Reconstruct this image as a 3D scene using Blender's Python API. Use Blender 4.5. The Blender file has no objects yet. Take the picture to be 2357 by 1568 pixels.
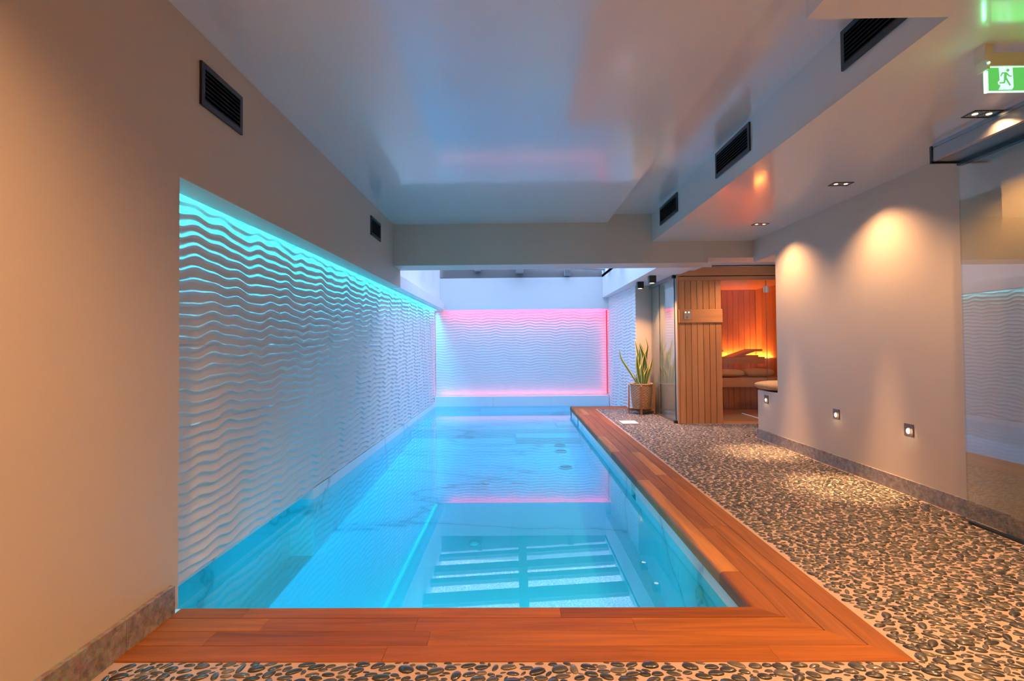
import bpy, bmesh, math, random
import numpy as np
from mathutils import Vector, Matrix

random.seed(7)
RNG = np.random.default_rng(11)
PI = math.pi
scene = bpy.context.scene
COL = scene.collection

# ------------------------------------------------------------------ camera
CAM_H = 1.15
F_PX, W_PX, H_PX = 1221.63, 2357.0, 1568.0
PITCH, YAW, ROLL, CX, CY = 0.0207, 0.0127, -0.0088, 1170.0, 770.7
cam_d = bpy.data.cameras.new('camera')
cam = bpy.data.objects.new('camera', cam_d)
COL.objects.link(cam)
cam_d.sensor_fit = 'HORIZONTAL'
cam_d.sensor_width = 36.0
cam_d.lens = F_PX / W_PX * 36.0
cam_d.shift_x = (W_PX / 2 - CX) / W_PX
cam_d.shift_y = -(H_PX / 2 - CY) / W_PX
cam_d.clip_start, cam_d.clip_end = 0.02, 200
_f = Vector((-math.sin(YAW) * math.cos(PITCH), math.cos(YAW) * math.cos(PITCH), math.sin(PITCH)))
_r = _f.cross(Vector((0, 0, 1))).normalized()
_u = _r.cross(_f)
_r2 = math.cos(ROLL) * _r + math.sin(ROLL) * _u
_u2 = -math.sin(ROLL) * _r + math.cos(ROLL) * _u
_m = Matrix((_r2, _u2, -_f)).transposed().to_4x4()
_m.translation = (0, 0, CAM_H)
cam.matrix_world = _m
scene.camera = cam

# ------------------------------------------------------------------ world, view
world = bpy.data.worlds.new('sky')
scene.world = world
world.use_nodes = True
bg = world.node_tree.nodes['Background']
bg.inputs[0].default_value = (0.49, 0.655, 1.0, 1)
bg.inputs[1].default_value = 11.0
vs = scene.view_settings
vs.view_transform = 'Standard'
vs.look = 'None'
vs.exposure = 0.1
vs.gamma = 1.0
vs.use_curve_mapping = False
cy = scene.cycles
cy.use_denoising = True
cy.max_bounces = 8
cy.diffuse_bounces = 4
cy.glossy_bounces = 4
cy.transmission_bounces = 4
cy.transparent_max_bounces = 10
cy.caustics_reflective = False
cy.caustics_refractive = False
cy.sample_clamp_indirect = 6.0
cy.blur_glossy = 0.6

def area_light(name, loc, size, color, watts, rot=(0, 0, 0), spread=PI, shape='RECTANGLE', parent=None):
    d = bpy.data.lights.new(name, 'AREA')
    d.shape = shape
    d.size = size[0]
    if shape in ('RECTANGLE', 'ELLIPSE'):
        d.size_y = size[1]
    d.color = color
    d.energy = watts
    d.spread = spread
    o = bpy.data.objects.new(name, d)
    COL.objects.link(o)
    o.location = loc
    o.rotation_euler = rot
    if parent:
        o.parent = parent
        o.matrix_parent_inverse = parent.matrix_world.inverted()
    return o

# daylight entrance of the skylight: sampling aid for the sky, gives no light of its own
_p = area_light('skylight_portal', (0.14, 9.2, 3.12), (3.6, 4.5), (1, 1, 1), 1)
_p.data.cycles.is_portal = True

WARM = (1.0, 0.53, 0.235)
CYAN = (0.0, 0.66, 1.0)
W_DOWN = 95.0          # recessed downlights along the right wall
W_DOWN_NEAR = 185.0     # recessed downlights over the entrance end
W_COVE = 115.0          # cyan cove strip
W_POOL_FILL = 8.5          # cyan fill in the pool, from added unseen lamps
W_RED = 25.0
W_SAUNA = 24.0

# ------------------------------------------------------------------ dimensions (metres)
XL, ZC, ZN, XI, ZP = -1.508, 2.679, 1.926, -1.726, -0.045
YB, YB2, ZB = 6.608, 7.03, 2.163
XS, ZS, XR = 1.716, 2.4275, 2.968
YI, YO, XW, XO, YBK, YFD = 2.373, 1.971, 1.02, 1.436, 11.353, 10.02
ZH, XC = 2.78, 1.167
WZ = -0.14             # water level
XT = 1.03              # right pool wall
YSA = 7.70             # sauna front
YSIDE = 9.15           # shower wall
XG = 2.335             # shower glass

# ------------------------------------------------------------------ node helpers
def new_mat(name):
    m = bpy.data.materials.new(name)
    m.use_nodes = True
    nt = m.node_tree
    for n in list(nt.nodes):
        nt.nodes.remove(n)
    out = nt.nodes.new('ShaderNodeOutputMaterial')
    return m, nt, out

def N(nt, t, **kw):
    n = nt.nodes.new(t)
    for k, v in kw.items():
        if k.startswith('i_'):
            key = k[2:]
            key = int(key) if key.isdigit() else key.replace('_', ' ')
            n.inputs[key].default_value = v
        else:
            setattr(n, k, v)
    return n

def L(nt, a, b):
    nt.links.new(a, b)

def rgb(c):
    return (c[0], c[1], c[2], 1)

def principled(name, color, rough=0.5, metal=0.0, spec=0.5, coat=0.0, coat_r=0.1, bump=None, emis=None, estr=0.0, var=None):
    m, nt, out = new_mat(name)
    p = N(nt, 'ShaderNodeBsdfPrincipled')
    p.inputs['Base Color'].default_value = rgb(color)
    p.inputs['Roughness'].default_value = rough
    p.inputs['Metallic'].default_value = metal
    p.inputs['Specular IOR Level'].default_value = spec
    p.inputs['Coat Weight'].default_value = coat
    p.inputs['Coat Roughness'].default_value = coat_r
    if emis:
        p.inputs['Emission Color'].default_value = rgb(emis)
        p.inputs['Emission Strength'].default_value = estr
    tc = N(nt, 'ShaderNodeTexCoord')
    if var:
        no = N(nt, 'ShaderNodeTexNoise', i_Scale=var[0], i_Detail=4.0)
        L(nt, tc.outputs['Object'], no.inputs['Vector'])
        mx = N(nt, 'ShaderNodeMix', data_type='RGBA')
        mx.inputs['A'].default_value = rgb([c * (1 - var[1]) for c in color])
        mx.inputs['B'].default_value = rgb([min(1, c * (1 + var[1])) for c in color])
        L(nt, no.outputs['Fac'], mx.inputs['Factor'])
        L(nt, mx.outputs['Result'], p.inputs['Base Color'])
    if bump:
        no = N(nt, 'ShaderNodeTexNoise', i_Scale=bump[0], i_Detail=3.0)
        L(nt, tc.outputs['Object'], no.inputs['Vector'])
        b = N(nt, 'ShaderNodeBump', i_Strength=bump[1], i_Distance=0.002)
        L(nt, no.outputs['Fac'], b.inputs['Height'])
        L(nt, b.outputs['Normal'], p.inputs['Normal'])
    L(nt, p.outputs[0], out.inputs[0])
    return m

def emission(name, color, strength):
    m, nt, out = new_mat(name)
    e = N(nt, 'ShaderNodeEmission', i_Color=rgb(color), i_Strength=strength)
    L(nt, e.outputs[0], out.inputs[0])
    return m

def glass_mat(name, tint, ior, rough=0.0, speck=None):
    m, nt, out = new_mat(name)
    t = N(nt, 'ShaderNodeBsdfTransparent', i_Color=rgb(tint))
    g = N(nt, 'ShaderNodeBsdfGlossy', i_Color=(1, 1, 1, 1), i_Roughness=rough)
    f = N(nt, 'ShaderNodeFresnel', i_IOR=ior)
    # a thin sheet reflects alike from both of its faces
    ge = N(nt, 'ShaderNodeNewGeometry')
    mr = N(nt, 'ShaderNodeMapRange')
    mr.inputs['To Min'].default_value = ior
    mr.inputs['To Max'].default_value = 1.0 / ior
    L(nt, ge.outputs['Backfacing'], mr.inputs['Value'])
    L(nt, mr.outputs[0], f.inputs['IOR'])
    mx = N(nt, 'ShaderNodeMixShader')
    L(nt, f.outputs[0], mx.inputs[0])
    L(nt, t.outputs[0], mx.inputs[1])
    L(nt, g.outputs[0], mx.inputs[2])
    if speck:
        tc = N(nt, 'ShaderNodeTexCoord')
        no = N(nt, 'ShaderNodeTexNoise', i_Scale=speck, i_Detail=2.0)
        L(nt, tc.outputs['Object'], no.inputs['Vector'])
        cr = N(nt, 'ShaderNodeValToRGB')
        cr.color_ramp.elements[0].position = 0.42
        cr.color_ramp.elements[0].color = rgb([c * 0.55 for c in tint])
        cr.color_ramp.elements[1].position = 0.62
        cr.color_ramp.elements[1].color = rgb(tint)
        L(nt, no.outputs['Fac'], cr.inputs[0])
        L(nt, cr.outputs[0], t.inputs['Color'])
    L(nt, mx.outputs[0], out.inputs[0])
    return m

def wood_mat(name, cols, axis, rough=0.35, scale=1.0, coat=0.0, spec=0.5, lo=0.60, hi=1.22, by_index=False):
    """plank colour varies from piece to piece, grain runs along the given axis"""
    m, nt, out = new_mat(name)
    p = N(nt, 'ShaderNodeBsdfPrincipled', i_Roughness=rough)
    p.inputs['Coat Weight'].default_value = coat
    p.inputs['Specular IOR Level'].default_value = spec
    p.inputs['Coat Roughness'].default_value = 0.25
    tc = N(nt, 'ShaderNodeTexCoord')
    oi = N(nt, 'ShaderNodeObjectInfo')
    off = N(nt, 'ShaderNodeVectorMath', operation='SCALE')
    cmb = N(nt, 'ShaderNodeCombineXYZ')
    for k in range(3):
        L(nt, oi.outputs['Random'], cmb.inputs[k])
    L(nt, cmb.outputs[0], off.inputs[0])
    off.inputs['Scale'].default_value = 37.0
    add = N(nt, 'ShaderNodeVectorMath', operation='ADD')
    L(nt, tc.outputs['Object'], add.inputs[0])
    L(nt, off.outputs[0], add.inputs[1])
    mp = N(nt, 'ShaderNodeMapping')
    s = [26.0 * scale] * 3
    s['XYZ'.index(axis)] = 1.6 * scale
    mp.inputs['Scale'].default_value = s
    L(nt, add.outputs[0], mp.inputs[0])
    n1 = N(nt, 'ShaderNodeTexNoise', i_Scale=1.0, i_Detail=6.0, i_Roughness=0.6, i_Distortion=0.6)
    L(nt, mp.outputs[0], n1.inputs['Vector'])
    ramp = N(nt, 'ShaderNodeValToRGB')
    ramp.color_ramp.interpolation = 'LINEAR'
    e = ramp.color_ramp.elements
    e[0].position, e[0].color = 0.0, rgb(cols[0])
    e[1].position, e[1].color = 1.0, rgb(cols[-1])
    for k in range(1, len(cols) - 1):
        x = e.new(k / (len(cols) - 1))
        x.color = rgb(cols[k])
    if by_index:
        dv = N(nt, 'ShaderNodeMath', operation='MULTIPLY', i_1=0.01)
        L(nt, oi.outputs['Object Index'], dv.inputs[0])
        L(nt, dv.outputs[0], ramp.inputs[0])
    else:
        L(nt, oi.outputs['Random'], ramp.inputs[0])
    dark = N(nt, 'ShaderNodeMapRange')
    dark.inputs['From Min'].default_value = 0.3
    dark.inputs['From Max'].default_value = 0.75
    dark.inputs['To Min'].default_value = lo
    dark.inputs['To Max'].default_value = hi
    L(nt, n1.outputs['Fac'], dark.inputs['Value'])
    mul = N(nt, 'ShaderNodeVectorMath', operation='SCALE')
    L(nt, ramp.outputs[0], mul.inputs[0])
    L(nt, dark.outputs[0], mul.inputs['Scale'])
    L(nt, mul.outputs[0], p.inputs['Base Color'])
    b = N(nt, 'ShaderNodeBump', i_Strength=0.12, i_Distance=0.001)
    L(nt, n1.outputs['Fac'], b.inputs['Height'])
    L(nt, b.outputs['Normal'], p.inputs['Normal'])
    L(nt, p.outputs[0], out.inputs[0])
    return m

def stone_mat():
    m, nt, out = new_mat('grey_stone')
    p = N(nt, 'ShaderNodeBsdfPrincipled', i_Roughness=0.55)
    tc = N(nt, 'ShaderNodeTexCoord')
    n1 = N(nt, 'ShaderNodeTexNoise', i_Scale=24.0, i_Detail=8.0, i_Roughness=0.7)
    n2 = N(nt, 'ShaderNodeTexVoronoi', i_Scale=70.0)
    L(nt, tc.outputs['Object'], n1.inputs['Vector'])
    L(nt, tc.outputs['Object'], n2.inputs['Vector'])
    r = N(nt, 'ShaderNodeValToRGB')
    r.color_ramp.elements[0].position, r.color_ramp.elements[0].color = 0.32, (0.16, 0.135, 0.125, 1)
    r.color_ramp.elements[1].position, r.color_ramp.elements[1].color = 0.72, (0.50, 0.44, 0.41, 1)
    L(nt, n1.outputs['Fac'], r.inputs[0])
    mx = N(nt, 'ShaderNodeMix', data_type='RGBA', blend_type='MULTIPLY')
    mx.inputs['Factor'].default_value = 0.35
    L(nt, r.outputs[0], mx.inputs['A'])
    L(nt, n2.outputs['Color'], mx.inputs['B'])
    L(nt, mx.outputs['Result'], p.inputs['Base Color'])
    L(nt, p.outputs[0], out.inputs[0])
    return m

def marble_mat():
    m, nt, out = new_mat('white_marble')
    p = N(nt, 'ShaderNodeBsdfPrincipled', i_Roughness=0.35)
    tc = N(nt, 'ShaderNodeTexCoord')
    mp = N(nt, 'ShaderNodeMapping')
    mp.inputs['Rotation'].default_value = (0.2, 0.1, 0.55)
    mp.inputs['Scale'].default_value = (0.35, 0.8, 0.8)
    L(nt, tc.outputs['Object'], mp.inputs[0])
    n = N(nt, 'ShaderNodeTexNoise', i_Scale=0.55, i_Detail=6.0, i_Roughness=0.5, i_Distortion=0.3)
    L(nt, mp.outputs[0], n.inputs['Vector'])
    sub = N(nt, 'ShaderNodeMath', operation='SUBTRACT', i_1=0.5)
    L(nt, n.outputs['Fac'], sub.inputs[0])
    ab = N(nt, 'ShaderNodeMath', operation='ABSOLUTE')
    L(nt, sub.outputs[0], ab.inputs[0])
    r = N(nt, 'ShaderNodeValToRGB')
    e = r.color_ramp.elements
    e[0].position, e[0].color = 0.0, (0.52, 0.55, 0.57, 1)
    e[1].position, e[1].color = 0.006, (0.80, 0.81, 0.81, 1)
    x = e.new(0.03)
    x.color = (0.86, 0.87, 0.87, 1)
    L(nt, ab.outputs[0], r.inputs[0])
    L(nt, r.outputs[0], p.inputs['Base Color'])
    L(nt, p.outputs[0], out.inputs[0])
    return m

def pebble_mat():
    m, nt, out = new_mat('river_pebble')
    p = N(nt, 'ShaderNodeBsdfPrincipled', i_Roughness=0.42)
    p.inputs['Coat Weight'].default_value = 1.0
    p.inputs['Coat Roughness'].default_value = 0.10
    g = N(nt, 'ShaderNodeNewGeometry')
    oi = N(nt, 'ShaderNodeObjectInfo')
    ad = N(nt, 'ShaderNodeMath', operation='ADD')
    L(nt, g.outputs['Random Per Island'], ad.inputs[0])
    L(nt, oi.outputs['Random'], ad.inputs[1])
    fr = N(nt, 'ShaderNodeMath', operation='FRACT')
    L(nt, ad.outputs[0], fr.inputs[0])
    r = N(nt, 'ShaderNodeValToRGB')
    e = r.color_ramp.elements
    cols = [(0.0, (0.013, 0.012, 0.010)), (0.25, (0.024, 0.023, 0.018)), (0.5, (0.036, 0.030, 0.022)),
            (0.7, (0.045, 0.044, 0.034)), (0.87, (0.080, 0.066, 0.047)), (1.0, (0.14, 0.115, 0.08))]
    e[0].position, e[0].color = 0.0, rgb(cols[0][1])
    e[1].position, e[1].color = 1.0, rgb(cols[-1][1])
    for k, c in cols[1:-1]:
        x = e.new(k)
        x.color = rgb(c)
    L(nt, fr.outputs[0], r.inputs[0])
    n = N(nt, 'ShaderNodeTexNoise', i_Scale=160.0, i_Detail=3.0)
    L(nt, g.outputs['Position'], n.inputs['Vector'])
    mr = N(nt, 'ShaderNodeMapRange')
    mr.inputs['To Min'].default_value = 0.6
    mr.inputs['To Max'].default_value = 1.4
    L(nt, n.outputs['Fac'], mr.inputs['Value'])
    sc = N(nt, 'ShaderNodeVectorMath', operation='SCALE')
    L(nt, r.outputs[0], sc.inputs[0])
    L(nt, mr.outputs[0], sc.inputs['Scale'])
    L(nt, sc.outputs[0], p.inputs['Base Color'])
    L(nt, p.outputs[0], out.inputs[0])
    return m

def leaf_mat():
    m, nt, out = new_mat('variegated_leaf')
    p = N(nt, 'ShaderNodeBsdfPrincipled', i_Roughness=0.4)
    uv = N(nt, 'ShaderNodeUVMap')
    sx = N(nt, 'ShaderNodeSeparateXYZ')
    L(nt, uv.outputs[0], sx.inputs[0])
    r = N(nt, 'ShaderNodeValToRGB')
    e = r.color_ramp.elements
    e[0].position, e[0].color = 0.0, (0.62, 0.58, 0.16, 1)
    e[1].position, e[1].color = 1.0, (0.62, 0.58, 0.16, 1)
    for pos, c in ((0.16, (0.60, 0.56, 0.15)), (0.22, (0.06, 0.13, 0.035)), (0.78, (0.06, 0.13, 0.035)), (0.84, (0.60, 0.56, 0.15))):
        x = e.new(pos)
        x.color = rgb(c)
    L(nt, sx.outputs[0], r.inputs[0])
    n = N(nt, 'ShaderNodeTexWave', i_Scale=9.0, i_Distortion=6.0, i_Detail=3.0)
    n.bands_direction = 'Y'
    L(nt, uv.outputs[0], n.inputs['Vector'])
    mr = N(nt, 'ShaderNodeMapRange')
    mr.inputs['To Min'].default_value = 0.7
    mr.inputs['To Max'].default_value = 1.5
    L(nt, n.outputs['Fac'], mr.inputs['Value'])
    sc = N(nt, 'ShaderNodeVectorMath', operation='SCALE')
    L(nt, r.outputs[0], sc.inputs[0])
    L(nt, mr.outputs[0], sc.inputs['Scale'])
    L(nt, sc.outputs[0], p.inputs['Base Color'])
    L(nt, p.outputs[0], out.inputs[0])
    return m

M = {
    'greige': principled('greige_paint', (0.575, 0.490, 0.397), 0.42, spec=0.35, bump=(300, 0.05)),
    'ceiling': principled('glossy_white_ceiling', (0.70, 0.70, 0.68), 0.30, spec=0.5, coat=1.0, coat_r=0.10),
    'white': principled('white_paint', (0.80, 0.80, 0.80), 0.5),
    'relief': principled('white_relief_panel', (0.78, 0.77, 0.76), 0.55),
    'grout': principled('pink_beige_grout', (0.47, 0.335, 0.262), 0.55, var=(18, 0.12), bump=(160, 0.25)),
    'stone': stone_mat(),
    'marble': marble_mat(),
    'pebble': pebble_mat(),
    'deck_x': wood_mat('deck_wood_x', [(0.30, 0.082, 0.0085), (0.36, 0.105, 0.011), (0.25, 0.066, 0.007), (0.38, 0.115, 0.013), (0.32, 0.088, 0.009)], 'X', 0.5, spec=0.22, by_index=True),
    'deck_y': wood_mat('deck_wood_y', [(0.28, 0.088, 0.018), (0.34, 0.108, 0.022), (0.24, 0.072, 0.016), (0.30, 0.094, 0.019), (0.48, 0.195, 0.050), (0.31, 0.094, 0.018)], 'Y', 0.5, spec=0.25, by_index=True),
    'cedar': wood_mat('sauna_cedar', [(0.55, 0.255, 0.105), (0.62, 0.30, 0.13), (0.50, 0.225, 0.09), (0.66, 0.33, 0.15)], 'Z', 0.5, 0.7, lo=0.84, hi=1.10),
    'cedar_x': wood_mat('sauna_cedar_x', [(0.56, 0.265, 0.115), (0.62, 0.30, 0.135)], 'X', 0.5, 0.7, lo=0.86, hi=1.08),
    'teak': wood_mat('stand_teak', [(0.34, 0.125, 0.045), (0.40, 0.15, 0.055)], 'Z', 0.45),
    'black': principled('black_metal', (0.010, 0.011, 0.012), 0.35),
    'blackin': principled('black_inside', (0.002, 0.002, 0.002), 0.9, spec=0.0),
    'steel': principled('brushed_steel', (0.62, 0.60, 0.57), 0.25, metal=1.0),
    'alu': principled('anodised_aluminium', (0.36, 0.34, 0.31), 0.32, metal=1.0),
    'darkalu': principled('dark_aluminium', (0.09, 0.09, 0.09), 0.4, metal=0.8),
    'chrome': principled('chrome', (0.85, 0.85, 0.85), 0.08, metal=1.0),
    'glass': glass_mat('clear_door_glass', (0.90, 0.90, 0.84), 1.85),
    'glass2': glass_mat('clear_shower_glass', (0.93, 0.95, 0.92), 1.75),
    'glass3': glass_mat('clear_sauna_glass', (0.93, 0.91, 0.88), 1.55),
    'glass_edge': principled('dark_glass_edge', (0.02, 0.05, 0.045), 0.15),
    'sky_pane': glass_mat('rain_speckled_pane', (0.93, 0.96, 1.0), 1.45, speck=34.0),
    'roofbeam': principled('grey_roof_steel', (0.34, 0.34, 0.345), 0.5),
    'roofframe': principled('brown_grey_frame', (0.16, 0.145, 0.14), 0.6),
    'plastic': principled('white_plastic', (0.72, 0.70, 0.64), 0.4),
    'fitting': principled('white_pool_fitting', (0.74, 0.76, 0.77), 0.35),
    'gratebar': principled('pale_grate', (0.48, 0.50, 0.51), 0.5),
    'wicker': principled('wicker', (0.42, 0.27, 0.15), 0.7, var=(60, 0.45)),
    'soil': principled('soil', (0.03, 0.022, 0.016), 0.9),
    'leaf': leaf_mat(),
    'cushion': principled('woven_straw', (0.46, 0.29, 0.15), 0.85, var=(90, 0.6), bump=(130, 1.0)),
    'slab': principled('concrete_core', (0.30, 0.28, 0.26), 0.8),
    'mat': principled('sauna_floor_mat', (0.50, 0.34, 0.21), 0.8, var=(200, 0.2)),
    'plate': principled('drain_plate_sky_reflection', (0.95, 0.95, 0.95), 0.35, metal=0.1),  # near-white colour stands in for the skylight mirrored in steel
    'led_cyan': emission('cyan_led', (0.12, 0.78, 1.0), 5.0),
    'led_red': emission('red_led', (1.0, 0.08, 0.18), 0.7),
    'led_pink': emission('pink_led', (1.0, 0.50, 0.66), 1.0),
    'led_amber': emission('amber_led', (1.0, 0.50, 0.16), 4.0),
    'lamp_face': emission('warm_lamp_face', (1.0, 0.74, 0.46), 4.5),
    'lamp_cup': principled('copper_reflector', (0.80, 0.52, 0.32), 0.25, metal=0.9),
    'bronze': principled('bronze_plate', (0.20, 0.15, 0.12), 0.35, metal=0.7),
    'sign_green': emission('sign_green', (0.12, 0.55, 0.10), 1.0),
    'sign_white': emission('sign_white', (0.72, 1.0, 0.95), 1.05),
    'sign_edge': emission('sign_edge', (0.30, 1.0, 0.50), 3.2),
}

def water_mat():
    m, nt, out = new_mat('pool_water')
    t = N(nt, 'ShaderNodeBsdfTransparent', i_Color=(0.17, 0.82, 1.0, 1))
    g = N(nt, 'ShaderNodeBsdfGlossy', i_Color=(1, 1, 1, 1), i_Roughness=0.0)
    f = N(nt, 'ShaderNodeFresnel', i_IOR=1.34)
    ge = N(nt, 'ShaderNodeNewGeometry')
    mr = N(nt, 'ShaderNodeMapRange')
    mr.inputs['To Min'].default_value = 1.34
    mr.inputs['To Max'].default_value = 1.0 / 1.34
    L(nt, ge.outputs['Backfacing'], mr.inputs['Value'])
    L(nt, mr.outputs[0], f.inputs['IOR'])
    mx = N(nt, 'ShaderNodeMixShader')
    L(nt, f.outputs[0], mx.inputs[0])
    L(nt, t.outputs[0], mx.inputs[1])
    L(nt, g.outputs[0], mx.inputs[2])
    L(nt, mx.outputs[0], out.inputs[0])
    return m
M['water'] = water_mat()

# ------------------------------------------------------------------ mesh helpers
class MB:
    def __init__(self):
        self.v, self.f = [], []
    def add(self, verts, faces):
        b = len(self.v)
        self.v += [tuple(x) for x in verts]
        self.f += [tuple(i + b for i in f) for f in faces]
        return self
    def box(self, x0, x1, y0, y1, z0, z1):
        return self.add([(x0, y0, z0), (x1, y0, z0), (x1, y1, z0), (x0, y1, z0), (x0, y0, z1), (x1, y0, z1), (x1, y1, z1), (x0, y1, z1)],
                        [(0, 3, 2, 1), (4, 5, 6, 7), (0, 1, 5, 4), (1, 2, 6, 5), (2, 3, 7, 6), (3, 0, 4, 7)])
    def prism(self, pts, vec):
        n = len(pts)
        a = [Vector(p) for p in pts]
        b = [p + Vector(vec) for p in a]
        return self.add(a + b, [tuple(range(n - 1, -1, -1)), tuple(range(n, 2 * n))] + [(i, (i + 1) % n, n + (i + 1) % n, n + i) for i in range(n)])
    def cyl(self, p0, p1, r0, r1=None, n=20):
        r1 = r0 if r1 is None else r1
        p0, p1 = Vector(p0), Vector(p1)
        d = (p1 - p0).normalized()
        a = d.orthogonal().normalized()
        c = d.cross(a)
        ring = lambda p, r: [p + r * (math.cos(2 * PI * k / n) * a + math.sin(2 * PI * k / n) * c) for k in range(n)]
        return self.add(ring(p0, r0) + ring(p1, r1), [tuple(range(n - 1, -1, -1)), tuple(range(n, 2 * n))] + [(i, (i + 1) % n, n + (i + 1) % n, n + i) for i in range(n)])
    def lathe(self, c, prof, n=32, axis='Z'):
        vs, fs = [], []
        for r, z in prof:
            for k in range(n):
                a = 2 * PI * k / n
                if axis == 'Z':
                    vs.append((c[0] + r * math.cos(a), c[1] + r * math.sin(a), c[2] + z))
                else:
                    vs.append((c[0] + z, c[1] + r * math.cos(a), c[2] + r * math.sin(a)))
        for j in range(len(prof) - 1):
            for k in range(n):
                fs.append((j * n + k, j * n + (k + 1) % n, (j + 1) * n + (k + 1) % n, (j + 1) * n + k))
        fs.append(tuple(range(n - 1, -1, -1)))
        fs.append(tuple(range((len(prof) - 1) * n, len(prof) * n)))
        return self.add(vs, fs)
    def build(self, name, mat, parent=None, smooth=False, bevel=0.0, fix=False):
        me = bpy.data.meshes.new(name)
        me.from_pydata(self.v, [], self.f)
        if bevel > 0 or fix:
            bm = bmesh.new()
            bm.from_mesh(me)
            if fix:
                bmesh.ops.recalc_face_normals(bm, faces=bm.faces)
            if bevel > 0:
                bmesh.ops.bevel(bm, geom=list(bm.edges), offset=bevel, segments=2, affect='EDGES', profile=0.6)
            bm.to_mesh(me)
            bm.free()
        if smooth:
            me.polygons.foreach_set('use_smooth', [True] * len(me.polygons))
        me.materials.append(M[mat] if isinstance(mat, str) else mat)
        me.update()
        o = bpy.data.objects.new(name, me)
        COL.objects.link(o)
        if parent is not None:
            o.parent = parent
            o.matrix_parent_inverse = PINV[parent.name] if parent.name in PINV else Matrix.Identity(4)
        return o

PINV = {}

def box(*a):
    return MB().box(*a)

def tag(o, label=None, cat=None, group=None, kind=None):
    if label: o['label'] = label
    if cat: o['category'] = cat
    if group: o['group'] = group
    if kind: o['kind'] = kind
    return o

def thing(name, label, cat, loc=(0, 0, 0), group=None, kind=None):
    """an Empty at the thing's base; its parts are built in world coordinates and parented with the inverse"""
    o = bpy.data.objects.new(name, None)
    COL.objects.link(o)
    o.location = loc
    o.empty_display_size = 0.1
    PINV[o.name] = Matrix.Translation(Vector(loc)).inverted()
    return tag(o, label, cat, group, kind)

def copy_tree(src, delta, label=None):
    """a copy of a thing and of its parts and sub-parts, moved by delta"""
    r = src.copy()
    COL.objects.link(r)
    r.location = Vector(src.location) + Vector(delta)
    if label: r['label'] = label
    def rec(a, b):
        for ch in [c for c in a.children]:
            k = ch.copy()
            COL.objects.link(k)
            k.parent = b
            k.matrix_parent_inverse = ch.matrix_parent_inverse.copy()
            rec(ch, k)
    rec(src, r)
    return r

# ================================================================== SETTING
# ---- walls
wl = box(-1.9, XL, -1.8, YI - 0.01, 0.0, 2.9)                 # full-height pier beside the camera
wl.box(XL - 0.10, XL, YI - 0.01, YB2 - 0.06, ZN, 2.9)         # fascia above the recess
wl.box(XL - 0.166, XL - 0.10, YI - 0.01, YBK, ZN, ZN + 0.02)  # recess soffit, open slot behind it
wl.box(-1.9, XL - 0.10, YI - 0.01, YBK, 2.06, 2.09)           # ledge top / cover of the light trough
wl.box(-1.9, XI - 0.03, YI - 0.01, YBK + 0.4, ZP - 0.005, 2.06)   # structural wall behind the relief panels
wall_left = wl.build('wall_left', 'greige')
tag(wall_left, 'greige painted left wall with a long recess over the pool', 'wall', kind='structure')

wr = box(XR, 3.30, -1.8, 6.06, 0, 2.9)
wall_right = wr.build('wall_right', 'greige')
tag(wall_right, 'greige painted right wall washed by downlights beside the pebble floor', 'wall', kind='structure')
box(XR - 0.055, XR + 0.001, -1.8, 3.19, 0, ZS).build('pier', 'greige', wall_right)

wall_near = box(-1.9, 3.3, -1.9, -1.8, -0.1, 2.9).build('wall_near', 'greige')
tag(wall_near, 'greige end wall behind the camera position', 'wall', kind='structure')

seat = MB().box(XR, 3.75, 6.06, 6.555, 0, 0.585).build('wall_seat', 'greige')
tag(seat, 'low grey masonry seat at the end of the right wall', 'wall', kind='structure')
alc = box(3.75, 3.85, 5.5, 7.66, 0, 2.9)
alc.box(3.30, 3.75, 5.5, 5.6, 0, 2.9)
alc.box(3.85, 5.1, 7.5, 7.6, 0, 2.9)
alcove = alc.build('wall_alcove', 'greige')
tag(alcove, 'greige alcove wall behind the masonry seat', 'wall', kind='structure')

wsh = box(2.08, 2.62, YSIDE, YSIDE + 0.12, -0.2, ZB)
wall_shower = wsh.build('wall_shower', 'greige')
tag(wall_shower, 'warm greige wall behind the potted plant', 'wall', kind='structure')
wsd = box(2.372, 2.40, YSA + 0.03, YSIDE, 0, ZB).build('wall_sauna_side', 'greige')
tag(wsd, 'greige side wall behind the shower glass', 'wall', kind='structure')

wb = box(-2.0, 2.2, YBK + 0.22, YBK + 0.34, -1.0, 3.2)
wb.box(-1.9, 2.3, YBK, YBK + 0.06, 1.922, 2.605)                # white bulkhead under the skylight
wall_back = wb.build('wall_back', 'white')
tag(wall_back, 'white back wall below the skylight', 'wall', kind='structure')

# ---- skylight well and ceilings
wellm = box(-1.68, -1.605, YB2, YBK, 2.092, 3.16)
wellm.box(XL - 0.10, XL, YB2 - 0.06, YBK, ZN, 2.090)            # ledge fascia under the skylight
wellm.box(1.88, 2.6, YB2, YBK + 0.06, ZB + 0.05, 2.66)
wellm.box(-1.68, 2.6, YB2 - 0.02, YB2, ZB + 0.002, 3.16)
wellm.box(-1.9, 2.6, YBK + 0.06, YBK + 0.22, 2.50, 2.605)
wellm.box(1.88, 1.95, YB2, YBK + 0.06, 2.60, 2.80)
well = wellm.build('ceiling_well', 'white')
tag(well, 'white skylight well over the far end of the pool', 'ceiling', kind='structure')

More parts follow.
